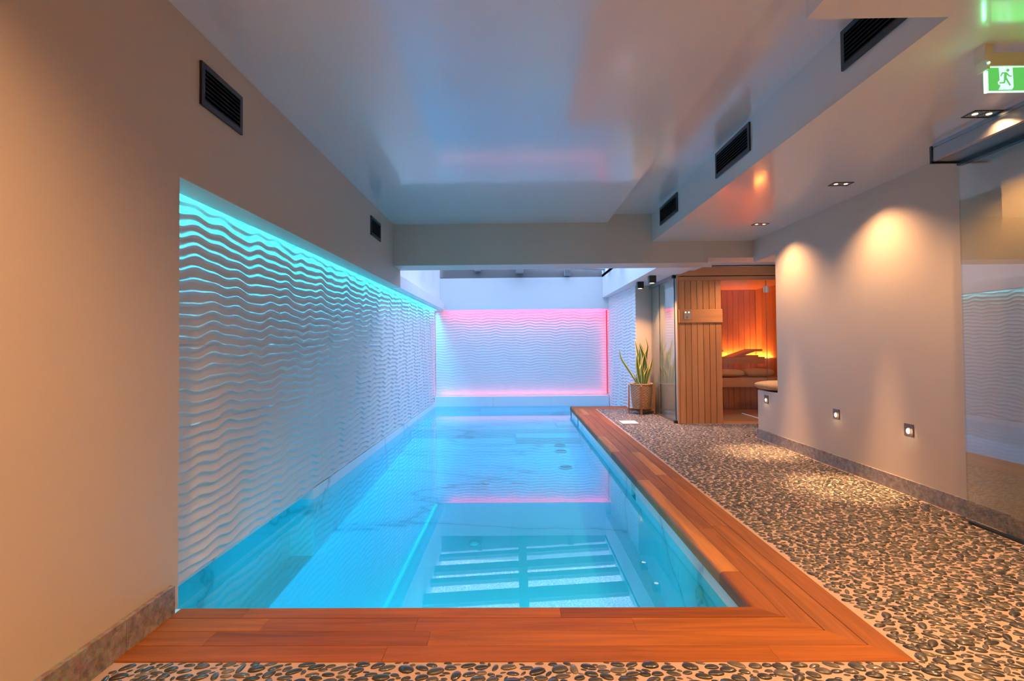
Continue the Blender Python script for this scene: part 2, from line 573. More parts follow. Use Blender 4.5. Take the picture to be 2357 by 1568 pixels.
cm = box(XL - 0.1, XC, -1.8, YB, ZC, 2.95)
ceiling = cm.build('ceiling', 'ceiling')
tag(ceiling, 'glossy white ceiling over the pool', 'ceiling', kind='structure')
box(XC, XS, 2.083, YB, ZH, 2.95).build('raised_strip', 'ceiling', ceiling)
sm = box(XS, 3.3, 2.083, YB, ZS, 2.95)
sm.box(XC - 0.007, 3.3, -1.8, 2.083, ZS, 2.95)
soffit = sm.build('soffit', 'ceiling', ceiling)

bmn = box(XL - 0.1, 2.404, YB, YB2, ZB, 3.16)
bmn.box(2.404, 3.3, YB, YB + 0.30, 2.22, 2.9)
beam = bmn.build('wall_beam', 'greige')
box(XR, 3.30, 6.06, YB - 0.001, 2.163, 2.9).build('lintel', 'greige', beam)
tag(beam, 'greige cross beam in front of the skylight', 'beam', kind='structure')
rc = box(1.88, 2.404, YB2, YSIDE + 0.3, ZB - 0.0, ZB + 0.05)
rc.box(2.392, 2.404, YB2, YSA - 0.03, ZB + 0.05, 2.35)
rc.box(2.404, 5.2, YB + 0.30, 9.8, 2.285, 2.35)
rc.box(1.88, 2.2, YSIDE + 0.3, YBK - 0.001, ZB, ZB + 0.05)
cl2 = rc.build('ceiling_passage', 'white')
tag(cl2, 'low pale ceiling over the passage beside the sauna', 'ceiling', kind='structure')

# ---- skylight
sky = thing('window_1', 'skylight of rain speckled panes between grey roof beams', 'window', (0.14, 9.2, 2.6), kind='structure')
def roof_z(x):
    return 2.93 - 0.060 * (x + 1.6)
def roof_bar(name, y0, y1, th, mat='roofbeam', x0=-1.66, x1=1.95, up=0.0, parent=None):
    m = MB()
    pts = [(x0, roof_z(x0) + up), (x1, roof_z(x1) + up), (x1, roof_z(x1) + up + th), (x0, roof_z(x0) + up + th)]
    m.prism([(x, y0, z) for x, z in pts], (0, y1 - y0, 0))
    return m.build(name, mat, parent, fix=True)
BARS = [(11.00, 11.20), (10.30, 10.62), (9.84, 10.04), (9.02, 9.44), (7.95, 8.12)]
for a, b in BARS:
    roof_bar('roof_bar', a, b, 0.07, parent=sky)
cbm = MB().box(0.03, 0.19, YB2, YBK + 0.3, roof_z(0.1) - 0.13, roof_z(0.1) + 0.07)
cbm.build('ridge_beam', 'roofbeam', sky, bevel=0.006)
roof_bar('end_frame', YBK + 0.06, YBK + 0.2, 0.34, 'roofframe', up=-0.30, parent=sky)
for bx in (-0.79, 1.13):
    box(bx - 0.065, bx + 0.065, YBK - 0.10, YBK + 0.10, roof_z(bx) - 0.13 + 0.0, roof_z(bx) + 0.0).build('bracket', 'roofbeam', sky, bevel=0.005)
edges = [YB2] + [v for b in reversed(BARS) for v in b] + [YBK + 0.2]
for k in range(0, len(edges), 2):
    for xa, xb in ((-1.66, 0.03), (0.19, 1.95)):
        ya, yb = edges[k], edges[k + 1]
        MB().prism([(xa, ya, roof_z(xa) + 0.03), (xb, ya, roof_z(xb) + 0.03), (xb, yb, roof_z(xb) + 0.03), (xa, yb, roof_z(xa) + 0.03)], (0, 0, 0.012)).build('pane', 'sky_pane', sky, fix=True)

# ---- floor slab, grout
FREG = [(-1.9, 3.3, -1.8, YO), (XO, XR + 0.01, YO, 6.06), (XO, 3.75, 6.06, YSA + 0.02), (XO, 2.38, YSA + 0.02, 9.605), ]
fm = MB()
for x0, x1, y0, y1 in FREG:
    fm.box(x0, x1, y0, y1, -0.12, -0.004)
floor = fm.build('floor', 'grout')
tag(floor, 'dark pebble mosaic floor set in pinkish beige grout', 'floor', kind='structure')

# ---- baseboards
def slabs(parent, segs, horizontal_x, xa, xb, h):
    for y0, y1 in segs:
        MB().box(xa, xb, y0 + 0.001, y1 - 0.001, -0.004, h).build('stone_slab', 'stone', parent, bevel=0.0015)
bl = thing('baseboard_left', 'grey stone baseboard at the foot of the left wall', 'baseboard', (XL, 1.0, 0), kind='structure')
slabs(bl, [(-1.8, -0.6), (-0.6, 0.7), (0.7, 2.02), (2.02, 2.31)], 0, XL, XL + 0.022, 0.122)
br = thing('baseboard_right', 'grey stone baseboard at the foot of the right wall', 'baseboard', (XR, 3.5, 0), kind='structure')
slabs(br, [(3.19, 4.03), (4.03, 5.25), (5.25, 6.57)], 0, XR - 0.018, XR, 0.112)
slabs(br, [(-1.8, 0.4), (0.4, 1.8), (1.8, 3.20)], 0, XR - 0.075, XR - 0.055, 0.112)

# ---- relief (wave) panels
def wave_h(s, z):
    """outward relief of the ripple pattern; s runs along the wall, z up (arrays, metres)"""
    ph = (0.13 * np.sin(2 * PI * (s / 0.37 + 0.9 * z)) + 0.10 * np.sin(2 * PI * (s / 0.235 - 0.6 * z) + 1.3)
          + 0.20 * np.sin(2 * PI * (s / 0.83 + 0.35 * z) + 0.5) + 0.09 * np.sin(2 * PI * (s / 0.61 - 1.7 * z) + 2.1))
    u = -z / 0.058 + ph
    u = u - np.floor(u)
    up = np.where(u < 0.14, 1 - (u / 0.14) ** 0.8, ((u - 0.14) / 0.86) ** 1.45)
    return 0.0165 * up

def relief_panel(parent, p0, p1, z0, z1, nrm, s0, ds=0.020, dz=0.0068, amp=1.0):
    """one ripple panel from p0 to p1 (ground points) with its outward normal; s0 = pattern offset"""
    p0, p1, nrm = np.array(p0, float), np.array(p1, float), np.array(nrm, float)
    ln = np.linalg.norm(p1 - p0)
    g = 0.0005
    ns, nz = max(2, int(ln / ds)), max(2, int((z1 - z0) / dz))
    s = np.linspace(g, ln - g, ns + 1)
    z = np.linspace(z0 + g, z1 - g, nz + 1)
    S, Z = np.meshgrid(s, z, indexing='ij')
    Hh = amp * wave_h(S + s0, Z)
    D = (p1 - p0) / ln
    X = p0[0] + D[0] * S + nrm[0] * Hh
    Y = p0[1] + D[1] * S + nrm[1] * Hh
    V = np.stack([X, Y, Z], -1).reshape(-1, 3)
    idx = np.arange((ns + 1) * (nz + 1)).reshape(ns + 1, nz + 1)
    a, b, c, d = idx[:-1, :-1], idx[1:, :-1], idx[1:, 1:], idx[:-1, 1:]
    crs = D[0] * nrm[1] - D[1] * nrm[0]
    Fq = np.stack([a, b, c, d], -1).reshape(-1, 4)
    if crs > 0:
        Fq = Fq[:, ::-1]
    # closed edge strip and back so that the panel has thickness
    bord = np.concatenate([idx[:, 0], idx[-1, 1:], idx[-2::-1, -1], idx[0, -2:0:-1]])
    nb = len(bord)
    base0 = len(V)
    V = np.concatenate([V, V[bord]])          # own vertices keep the face smooth up to its edge
    base = len(V)
    back = V[bord].copy()
    hb = Hh.reshape(-1)[bord]
    back[:, 0] -= nrm[0] * (hb + 0.02)
    back[:, 1] -= nrm[1] * (hb + 0.02)
    V = np.concatenate([V, back])
    j = np.arange(nb)
    j2 = (j + 1) % nb
    Fs = np.stack([base0 + j2, base0 + j, base + j, base + j2], -1)
    if crs > 0:
        Fs = Fs[:, ::-1]
    Fq = np.concatenate([Fq, Fs])
    me = bpy.data.meshes.new('relief_panel')
    me.vertices.add(len(V))
    me.vertices.foreach_set('co', V.astype(np.float32).ravel())
    me.loops.add(Fq.size)
    me.loops.foreach_set('vertex_index', Fq.astype(np.int32).ravel())
    me.polygons.add(len(Fq))
    me.polygons.foreach_set('loop_start', np.arange(0, Fq.size, 4, dtype=np.int32))
    me.polygons.foreach_set('loop_total', np.full(len(Fq), 4, dtype=np.int32))
    sm = np.ones(len(Fq), dtype=bool)
    sm[-nb:] = False
    me.polygons.foreach_set('use_smooth', sm)
    me.update(calc_edges=True)
    me.validate()
    me.materials.append(M['relief'])
    o = bpy.data.objects.new('relief_panel', me)
    COL.objects.link(o)
    o.parent = parent
    return o

ZR = [ZP, 0.31, 0.74, 1.17, 1.60, 2.05]
YCOL = [YI - 0.005, 3.08, 3.90, 4.72, 5.54, 6.36, 7.18, 8.00, 8.82, 9.64, 10.46, YBK + 0.20]
for i in range(len(YCOL) - 1):
    for j in range(len(ZR) - 1):
        fine = 0.016 if YCOL[i] < 5 else 0.024
        relief_panel(wall_left, (XI - 0.012, YCOL[i]), (XI - 0.012, YCOL[i + 1]), ZR[j], ZR[j + 1], (1, 0), YCOL[i], fine, 0.0060 if YCOL[i] < 6 else 0.0085)
ZRB = [0.072, 0.31, 0.74, 1.17, 1.60, 1.99]
XCOL = [XI, -0.90, -0.08, 0.74, 1.56, 2.0]
for i in range(len(XCOL) - 1):
    for j in range(len(ZRB) - 1):
        relief_panel(wall_back, (XCOL[i], YBK + 0.16), (XCOL[i + 1], YBK + 0.16), ZRB[j], ZRB[j + 1], (0, -1), XCOL[i] + 30, 0.024, 0.0085, 0.5)
A_, B_ = np.array((2.080, YSIDE)), np.array((2.000, YBK + 0.16))
nv = np.array((-(B_ - A_)[1], (B_ - A_)[0]))
nv = nv / np.linalg.norm(nv)
wall_relief = box(2.10, 2.2, YSIDE + 0.12, YBK + 0.3, -1.0, ZB).build('wall_bay', 'white')
tag(wall_relief, 'white rippled side wall at the far right end of the pool', 'wall', kind='structure')
ZRR = [-0.30, 0.31, 0.74, 1.17, 1.60, ZB]
for i in range(3):
    for j in range(5):
        a = A_ + (B_ - A_) * i / 3
        b = A_ + (B_ - A_) * (i + 1) / 3
        relief_panel(wall_relief, a, b, ZRR[j], ZRR[j + 1], nv, 60 + i * 0.82, 0.024, 0.0085, 0.75)

# ================================================================== POOL
pool = thing('swimming_pool', 'long narrow indoor pool lined with white veined marble', 'pool', (-0.3, 6.5, -0.7), kind='structure')
def pool_floor_z(y):
    return -0.665 + 0.052 * (y - 3.6)
fl = MB()
ys = [2.30, 3.1, 4.3, 5.5, 6.7, 7.9, 9.1, 10.3, YBK + 0.1]
for k in range(len(ys) - 1):
    for xa, xb in ((-2.0, -1.1), (-1.1, -0.05), (-0.05, 1.0), (1.0, 2.15)):
        if xa >= 1.0 and ys[k + 1] < 10:
            xb = 1.15
        a, b = ys[k], ys[k + 1]
        za, zb = pool_floor_z(a), pool_floor_z(b)
        g = 0.0003
        MB().add([(xa + g, a + g, za), (xb - g, a + g, za), (xb - g, b - g, zb), (xa + g, b - g, zb), (xa + g, a + g, za - .1), (xb - g, a + g, za - .1), (xb - g, b - g, zb - .1), (xa + g, b - g, zb - .1)],
                 [(0, 1, 2, 3), (7, 6, 5, 4), (0, 4, 5, 1), (1, 5, 6, 2), (2, 6, 7, 3), (3, 7, 4, 0)]).build('floor_slab', 'marble', pool)
# left side: open recess under the panels as far as y = 4.51, flush wall beyond
YREC = 4.515
def side_slabs(x0, x1, y0, y1, z0, z1, n):
    for k in range(n):
        a, b = y0 + (y1 - y0) * k / n, y0 + (y1 - y0) * (k + 1) / n
        MB().box(x0, x1, a + 0.0003, b - 0.0003, z0, z1).build('wall_slab', 'marble', pool)
side_slabs(-2.1, -1.93, 2.2, YREC, -0.9, ZP - 0.006, 2)
side_slabs(-2.1, XI + 0.004, YREC, YBK + 0.02, -0.9, ZP - 0.006, 6)
box(-1.93, XI - 0.035, 2.2, YREC, ZP - 0.04, ZP - 0.006).build('recess_lintel', 'marble', pool)
# near wall under the deck
for k in range(3):
    xa = -2.0 + k * 1.05
    box(xa + 0.001, xa + 1.049, 2.25, 2.42, -0.9, -0.035).build('wall_slab', 'marble', pool)
# right wall with two skimmer gaps
zt = -0.066
for a, b, n in ((2.30, 4.63, 2), (4.80, 8.75, 4), (8.92, 10.0, 1)):
    side_slabs(XT, XT + 0.12, a, b, -0.9, zt, n)
for a, b in ((4.63, 4.80), (8.75, 8.92)):
    box(XT, XT + 0.12, a, b, -0.9, -0.20).build('skimmer_sill', 'marble', pool)
    box(XT + 0.12, XT + 0.14, a - 0.01, b + 0.01, -0.3, zt).build('skimmer_back', 'roofbeam', pool)
box(XT, 2.16, 9.88, 10.0, -0.9, zt).build('wall_slab', 'marble', pool)
# far ledge, platform and steps
for k in range(3):
    xa, xb = XI + k * 1.24, XI + (k + 1) * 1.24
    box(xa + 0.001, min(xb, 2.0) - 0.001, YBK, YBK + 0.24, -0.9, 0.068).build('ledge_slab', 'marble', pool)
for k in range(2):
    xa, xb = (XI, -0.35) if k == 0 else (-0.35, XT)
    box(xa + 0.001, xb - 0.001, 8.90, YBK, -0.9, -0.245).build('platform_slab', 'marble', pool)
box(XT, 2.12, 10.0, YBK, -0.9, -0.245).build('platform_slab', 'marble', pool)
box(0.0, XT - 0.002, 8.46, 8.898, -0.9, -0.315).build('step', 'marble', pool, bevel=0.004)
box(0.70, XT - 0.002, 9.03, 9.87, -0.245, -0.190).build('step', 'marble', pool, bevel=0.004)
box(-0.72, 2.02, 10.62, YBK - 0.002, -0.245, -0.172).build('step', 'marble', pool, bevel=0.004)

def grille(x, y, r):
    z = pool_floor_z(y) + 0.002
    m = MB().lathe((x, y, z), [(r, 0), (r, 0.008), (r * 0.86, 0.012), (r * 0.84, 0.008), (0.004, 0.008)], 28)
    o = m.build('floor_grille', 'fitting', pool, smooth=False)
    g = MB()
    for k in range(-3, 4):
        w = math.sqrt(max(0.0, (r * 0.82) ** 2 - (k * r * 0.22) ** 2))
        g.box(x - w, x + w, y + k * r * 0.22 - r * 0.035, y + k * r * 0.22 + r * 0.035, z + 0.007, z + 0.013)
    g.build('grille_bar', 'gratebar', o)
for x, y in ((0.69, 8.34), (0.67, 7.98), (0.66, 7.12)):
    grille(x, y, 0.095)
for x, y in ((-0.37, 6.45), (-0.38, 4.74)):
    z = pool_floor_z(y)
    MB().lathe((x, y, z), [(0.048, 0), (0.046, 0.012), (0.030, 0.020), (0.026, 0.024), (0.001, 0.026)], 24).build('floor_inlet', 'fitting', pool, smooth=True)
for y in (3.03, 4.43, 5.88, 7.33, 8.60):
    m = MB().lathe((XT, y, -0.262), [(0.046, 0), (0.046, -0.010), (0.040, -0.018), (0.024, -0.019), (0.022, -0.014), (0.001, -0.014)], 24, axis='X')
    m.build('wall_inlet', 'fitting', pool, smooth=False)
for y in (7.60, 8.12):
    MB().lathe((XT, y, -0.225), [(0.018, 0), (0.018, -0.010), (0.012, -0.014), (0.001, -0.014)], 16, axis='X').build('wall_jet', 'fitting', pool)
for k, (x, w) in enumerate(((-0.75, 1.0), (0.15, 1.0))):  # unseen lamps added under the near deck to brighten the pool
    o = MB().lathe((0, 0, 0), [(0.085, 0), (0.085, 0.01), (0.07, 0.016), (0.001, 0.018)], 24).build('pool_fill_lamp', 'fitting', pool)
    o.matrix_local = Matrix.Translation((x + 0.3, 2.42 - 6.5, -0.40 + 0.7)) @ Matrix.Rotation(-PI / 2, 4, 'X')
    o.matrix_parent_inverse = Matrix.Identity(4)
    area_light('pool_fill_light', (x, 2.445, -0.40), (0.14, 0.14), CYAN, W_POOL_FILL * w, (PI / 2 + 0.0, 0, 0), shape='DISK', spread=math.radians(110))

wm = MB().add([(-1.93, 2.30, WZ), (XT + 0.001, 2.30, WZ), (XT + 0.001, 10.0, WZ), (2.08, 10.0, WZ), (2.08, YBK + 0.01, WZ), (-1.93, YBK + 0.01, WZ)], [(0, 1, 2, 3, 4, 5)])
water = wm.build('pool_water', 'water')
tag(water, 'still turquoise water filling the pool', 'water', kind='stuff')

# ================================================================== DECK
deck = thing('pool_deck', 'orange brown hardwood plank surround along the pool edge', 'deck', (1.2, 4.0, 0))
WPL = (XO - XW) / 4.0
def plank(axis, s0, s1, i, mit0=0.0, mit1=0.0, flip=1, base=0.0, mat='deck_x', nose=False):
    """plank i of a strip; s along the strip, w away from the water; mit shifts the end with w"""
    w0, w1 = i * WPL + 0.0013, (i + 1) * WPL - 0.0013
    if nose:
        pr = [(w1, -0.032), (w1, 0.0)]
        for k in range(7):
            a = PI / 2 + PI / 2 * k / 6
            pr.append((w0 + 0.022 + 0.022 * math.cos(a), -0.022 + 0.022 * math.sin(a)))
        pr += [(w0, -0.066), (w0 + 0.02, -0.066), (w0 + 0.02, -0.032)]
    else:
        c = 0.0015
        pr = [(w0, -0.032), (w1, -0.032), (w1, -c), (w1 - c, 0.0), (w0 + c, 0.0), (w0, -c)]
    n = len(pr)
    def P(s, w, z):
        return (s, base + flip * w, z) if axis == 'X' else (base + flip * w, s, z)
    A = [P(s0 + mit0 * w, w, z) for w, z in pr]
    B = [P(s1 + mit1 * w, w, z) for w, z in pr]
    m = MB().add(A + B, [tuple(range(n)), tuple(range(2 * n - 1, n - 1, -1))] + [(j, n + j, n + (j + 1) % n, (j + 1) % n) for j in range(n)])
    o = m.build('plank', mat, deck, fix=True)
    o.pass_index = random.randint(0, 100) if axis == 'X' else random.randint(2, 62)
    return o
near_cuts = [sorted([-1.18, 0.185]), sorted([-1.05, -0.42, 0.48]), sorted([-1.22, -0.45 + 0.1]), sorted([-0.50, 0.95])]
for i in range(4):
    cuts = [XL + 0.02] + near_cuts[i]
    for a, b in zip(cuts[:-1], cuts[1:]):
        plank('X', a + 0.0006, b - 0.0006, i, 0, 0, -1, YI, 'deck_x', nose=(i == 0))
    plank('X', cuts[-1] + 0.0006, XW, i, 0, 1.0, -1, YI, 'deck_x', nose=(i == 0))
right_cuts = [[2.72, 4.55, 5.75, 6.70, 8.20], [3.35, 4.30, 5.6, 6.55, 7.35, 8.8], [3.4, 4.72, 5.72, 7.1, 8.5], [4.6, 6.0, 7.5, 8.9]]
PALE = {(0, 2.72), (0, 5.75), (2, 4.72), (1, 8.8)}
YF0 = 9.604
for i in range(4):
    cuts = right_cuts[i] + [YF0]
    plank('Y', YI, cuts[0] - 0.0006, i, -1.0, 0, 1, XW, 'deck_y', nose=(i == 0))
    for a, b in zip(cuts[:-1], cuts[1:]):
        o = plank('Y', a + 0.0006, b - 0.0006, i, 0, 0, 1, XW, 'deck_y', nose=(i == 0))
        if (i, a) in PALE:
            o.pass_index = 80
for i in range(4):
    plank('X', XW + 0.012, 2.075, i, 0, 0, -1, YF0 + 4 * WPL, 'deck_x', nose=(i == 0))
# end nosing round the far corner
m = MB()
pr = [(XW + 0.012, -0.066), (XW, -0.066)]
for k in range(7):
    a = PI - PI / 2 * k / 6
    pr.append((XW + 0.022 + 0.022 * math.cos(a), -0.022 + 0.022 * math.sin(a)))
m.prism([(x, YF0 + 0.0006, z) for x, z in pr + [(XW + 0.0225, -0.03)]], (0, 4 * WPL - 0.012, 0))
m.build('end_nosing', 'deck_y', deck, fix=True)
sub = MB().box(XL, XO, YO + 0.003, YI - 0.03, -0.10, -0.033)
sub.box(XW + 0.03, XO - 0.003, YI - 0.03, YF0 + 4 * WPL - 0.03, -0.10, -0.033)
sub.box(XO - 0.003, 2.08, YF0 + 0.003, YF0 + 4 * WPL - 0.03, -0.10, -0.033)
sub.build('subframe', 'slab', deck)

# ================================================================== PEBBLES
def inside(x, y):
    if -1.46 < x < 2.88 and 0.9 < y < YO - 0.012: return True
    if XO + 0.014 < x < XR - 0.028 and YO - 0.012 <= y < 6.06: return not (x > 2.865 and y < 3.45)
    if XO + 0.014 < x < 3.70 and 6.06 <= y < YSA - 0.03: return not (x > XR - 0.03 and y < 6.59)
    if XO + 0.014 < x < XG - 0.02 and YSA - 0.03 <= y < 9.59: return not (1.53 < x < 1.81 and 7.71 < y < 8.09)
    return False
CELL = 0.075
gridp = {}
PEB = []
def field(x, y):
    return 0.50 * math.sin(1.9 * x + 0.7 * y + 0.4) * math.cos(1.3 * y - 0.8 * x) + 0.22 * math.sin(4.1 * x - 2.3 * y)
def try_place(x, y, a, b, th, gap):
    ca, sa = math.cos(th), math.sin(th)
    e = max(0.0, a - b)
    cs = [(x + t * e * ca, y + t * e * sa) for t in (-1, -0.33, 0.33, 1)] if e > b * 0.5 else [(x - e * ca, y - e * sa), (x + e * ca, y + e * sa)]
    rr = [b * 0.80, b * 0.98, b * 0.98, b * 0.80] if len(cs) == 4 else [b * 0.95, b * 0.95]
    for t in (-1, 1):
        if not inside(x + t * a * ca, y + t * a * sa) or not inside(x - t * b * sa, y + t * b * ca):
            return False
    gx, gy = int(x // CELL), int(y // CELL)
    for i in (gx - 1, gx, gx + 1):
        for j in (gy - 1, gy, gy + 1):
            for q in gridp.get((i, j), ()):
                if (q[0] - x) ** 2 + (q[1] - y) ** 2 > (q[2] + a + gap) ** 2:
                    continue
                for (px, py), pr_ in zip(q[3], q[4]):
                    for (cx_, cy_), cr in zip(cs, rr):
                        if (px - cx_) ** 2 + (py - cy_) ** 2 < (pr_ + cr + gap) ** 2:
                            return False
    gridp.setdefault((gx, gy), []).append((x, y, a, cs, rr))
    PEB.append((x, y, a, b, th))
    return True
REG = [(-1.46, 2.88, 1.25, YO), (XO, XR, YO, 6.1), (XO, 3.7, 6.1, YSA), (XO, XG, YSA, 9.6)]
AR = [(r[1] - r[0]) * (r[3] - r[2]) for r in REG]
rnd = random.random
for (amin, amax, dens, gap) in ((0.023, 0.033, 1000, 0.0030), (0.017, 0.024, 2400, 0.0026), (0.010, 0.016, 4200, 0.0022)):
    for r, ar in zip(REG, AR):
        for _ in range(int(ar * dens * 1.6)):
            x, y = r[0] + rnd() * (r[1] - r[0]), r[2] + rnd() * (r[3] - r[2])
            a = amin + rnd() * (amax - amin)
            b = a * (0.38 + 0.28 * rnd())
            th = 0.30 * field(x, y) - 0.42 * max(-1.0, min(1.0, (x - 0.2) / 1.3)) + random.gauss(0, 0.26)
            if rnd() < 0.07: th += 1.2
            try_place(x, y, a, b, th, gap)
# shared pebble shapes (unit size) and one merged body for all the small and far ones
def unit_pebble(seed, seg, rings):
    r_ = random.Random(seed)
    k1, k2, p1, p2 = r_.uniform(0, 0.10), r_.uniform(0, 0.07), r_.uniform(0, 6.3), r_.uniform(0, 6.3)
    vs, fs = [], []
    for (rad, z) in rings:
        for k in range(seg):
            a = 2 * PI * k / seg
            q = 1 + k1 * math.cos(2 * a + p1) + k2 * math.cos(3 * a + p2)
            vs.append((rad * q * math.cos(a), rad * q * math.sin(a), z))
    vs.append((0.03, 0.02, rings[-1][1] + 0.08))
    for j in range(len(rings) - 1):
        for k in range(seg):
            fs.append((j * seg + k, j * seg + (k + 1) % seg, (j + 1) * seg + (k + 1) % seg, (j + 1) * seg + k))
    t = (len(rings) - 1) * seg
    for k in range(seg):
        fs.append((t + k, t + (k + 1) % seg, len(vs) - 1))
    return vs, fs
def to_px(x, y, z=0.0):
    d = Vector((x, y, z - CAM_H))
    v = (d.dot(_r2), -d.dot(_u2), d.dot(_f))
    if v[2] < 0.1: return None
    return CX + F_PX * v[0] / v[2], CY + F_PX * v[1] / v[2], v[2]
big, rest = [], []
for p in PEB:
    q = to_px(p[0], p[1])
    vis = q is not None and 8 < q[0] < 2349 and q[1] < 1560
    size = (p[2] * p[3] / q[2] ** 3) if vis else 0.0
    big.append((size, p))
big.sort(key=lambda t: -t[0])
near300, rest = [p for s, p in big[:300]], [p for s, p in big[300:]]
RN = [(1.0, -0.6), (1.0, 0.05), (0.90, 0.55), (0.55, 0.90)]
PM = []
for k in range(14):
    vs_, fs_ = unit_pebble(k, 12, RN)
    me = bpy.data.meshes.new('pebble')
    me.from_pydata(vs_, [], fs_)
    me.polygons.foreach_set('use_smooth', [True] * len(me.polygons))
    me.materials.append(M['pebble'])
    PM.append(me)
HP = 0.36
for k, (x, y, a, b, th) in enumerate(near300):
    o = bpy.data.objects.new('pebble', PM[k % len(PM)])
    COL.objects.link(o)
    o.parent = floor
    o.location = (x, y, -0.004)
    o.rotation_euler = (0, 0, th)
    o.scale = (a, b, b * HP * 1.6)
UN = [unit_pebble(100 + k, 10, [(1.0, -0.5), (1.0, 0.05), (0.86, 0.62)]) for k in range(16)]
UF = [unit_pebble(200 + k, 8, [(1.0, -0.3), (0.88, 0.55)]) for k in range(16)]
allv, allf, off = [], [], 0
for k, (x, y, a, b, th) in enumerate(rest):
    vs_, fs_ = (UN if y < 4.5 else UF)[k % 16]
    c, s = math.cos(th), math.sin(th)
    h = b * HP * 1.6
    for vx, vy, vz in vs_:
        allv.append((x + c * a * vx - s * b * vy, y + s * a * vx + c * b * vy, -0.004 + h * vz))
    allf += [tuple(i + off for i in f) for f in fs_]
    off += len(vs_)
me = bpy.data.meshes.new('pebbles')
me.from_pydata(allv, [], allf)
me.polygons.foreach_set('use_smooth', [True] * len(me.polygons))
me.materials.append(M['pebble'])
po = bpy.data.objects.new('pebbles', me)
COL.objects.link(po)
po.parent = floor
po['kind'] = 'stuff'
print('pebbles', len(PEB))

# ================================================================== LIGHT FITTINGS
# ---- cove strip on the left
cs = box(-1.704, -1.682, YI + 0.03, YBK - 0.02, 1.990, 1.996).build('led_strip', 'led_cyan')
tag(cs, 'cyan light strip hidden in the slot above the rippled left wall', 'light strip')
area_light('cove_light', (-1.691, (YI + YBK) / 2, 1.985), (0.024, YBK - YI - 0.1), (0.0, 0.63, 1.0), W_COVE, (0, 0, 0))
# ---- red strips round the back panel
rs = box(-1.45, 1.98, YBK + 0.064, YBK + 0.084, 1.985, 1.992).build('led_strip', 'led_red')
tag(rs, 'red light strip behind the white bulkhead on the back wall', 'light strip')
area_light('red_light', (0.25, YBK + 0.076, 1.980), (3.4, 0.02), (1.0, 0.05, 0.15), W_RED, (0.0, 0, 0))
ps = box(-1.66, 1.93, YBK + 0.10, YBK + 0.13, 0.068, 0.074).build('led_strip', 'led_pink')
tag(ps, 'pink light strip lying on the marble ledge under the back panel', 'light strip')
vsn = box(1.965, 1.985, YBK + 0.10, YBK + 0.115, 0.10, 1.90).build('led_strip', 'led_red')
tag(vsn, 'upright red light strip at the right edge of the back panel', 'light strip')

area_light('pink_light', (0.14, YBK + 0.09, 0.080), (3.5, 0.02), (1.0, 0.16, 0.30), W_RED * 0.10, (PI, 0, 0))
area_light('pink_light', (1.955, YBK + 0.08, 1.0), (0.02, 1.75), (1.0, 0.06, 0.16), W_RED * 0.03, (PI / 2, 0, 0.9))

# ---- recessed double downlights
def spot(name, loc, watts, angle, blend, color=WARM, rot=(0, 0, 0), r=0.025):
    d = bpy.data.lights.new(name, 'SPOT')
    d.energy = watts
    d.spot_size = angle
    d.spot_blend = blend
    d.color = color
    d.shadow_soft_size = r
    o = bpy.data.objects.new(name, d)
    COL.objects.link(o)
    o.location = loc
    o.rotation_euler = rot
    return o
DLW, DLH = 0.078, 0.047
def downlight(x, y, z, label, group='recessed downlights in the ceiling'):
    t = thing('recessed_downlight', label, 'downlight', (x, y, z), group)
    # trim frame, proud of the ceiling by 2 mm
    m = MB()
    b = 0.006
    m.box(x - DLW, x + DLW, y - DLH, y - DLH + b, z - 0.004, z + 0.0)
    m.box(x - DLW, x + DLW, y + DLH - b, y + DLH, z - 0.004, z + 0.0)
    m.box(x - DLW, x - DLW + b, y - DLH, y + DLH, z - 0.004, z + 0.0)
    m.box(x + DLW - b, x + DLW, y - DLH, y + DLH, z - 0.004, z + 0.0)
    m.build('frame', 'black', t)
    box(x - 0.002, x + 0.002, y - DLH, y + DLH, z - 0.0045, z).build('divider', 'bronze', t)
    for s in (-1, 1):
        cx_ = x + s * DLW / 2
        MB().lathe((cx_, y, z - 0.0015), [(0.034, 0.0), (0.030, 0.0004), (0.018, 0.0008), (0.001, 0.001)], 20).build('reflector', 'lamp_cup', t)
        MB().lathe((cx_, y, z - 0.0028), [(0.014, 0.0), (0.013, 0.0008), (0.001, 0.001)], 16).build('bulb', 'lamp_face', t)
    return t
DL = [(2.63, 2.985, 'recessed double downlight behind the green exit sign'),
      (2.63, 4.275, 'recessed double downlight midway along the right wall'),
      (2.635, 5.69, 'recessed double downlight nearest the cross beam')]
for x, y, lab in DL:
    downlight(x, y, ZS, lab)
    spot('downlight_beam', (x, y, ZS - 0.012), W_DOWN, math.radians(125), 0.75)
    for dx in (-0.039, 0.039) if y > 4 else ():
        spot('downlight_core', (x + dx, y, ZS - 0.012), W_DOWN * 4.5, math.radians(27), 1.0)
for x, y, z, lab in ((-0.72, 0.75, ZC, 'recessed double downlight in the ceiling by the left wall'), (0.45, 0.75, ZC, 'recessed double downlight in the ceiling over the entrance'), (1.75, 1.0, ZS, 'recessed double downlight in the low soffit over the pebble floor'), (2.35, 1.45, ZS, 'recessed double downlight in the low soffit by the glass door')):
    downlight(x, y, z, lab)
    spot('downlight_beam', (x, y, z - 0.012), W_DOWN_NEAR, math.radians(140), 0.8)

downlight(3.22, 7.10, 2.285, 'recessed double downlight over the passage in front of the sauna')
spot('downlight_beam', (3.22, 7.10, 2.270), W_DOWN * 0.8, math.radians(150), 0.8)

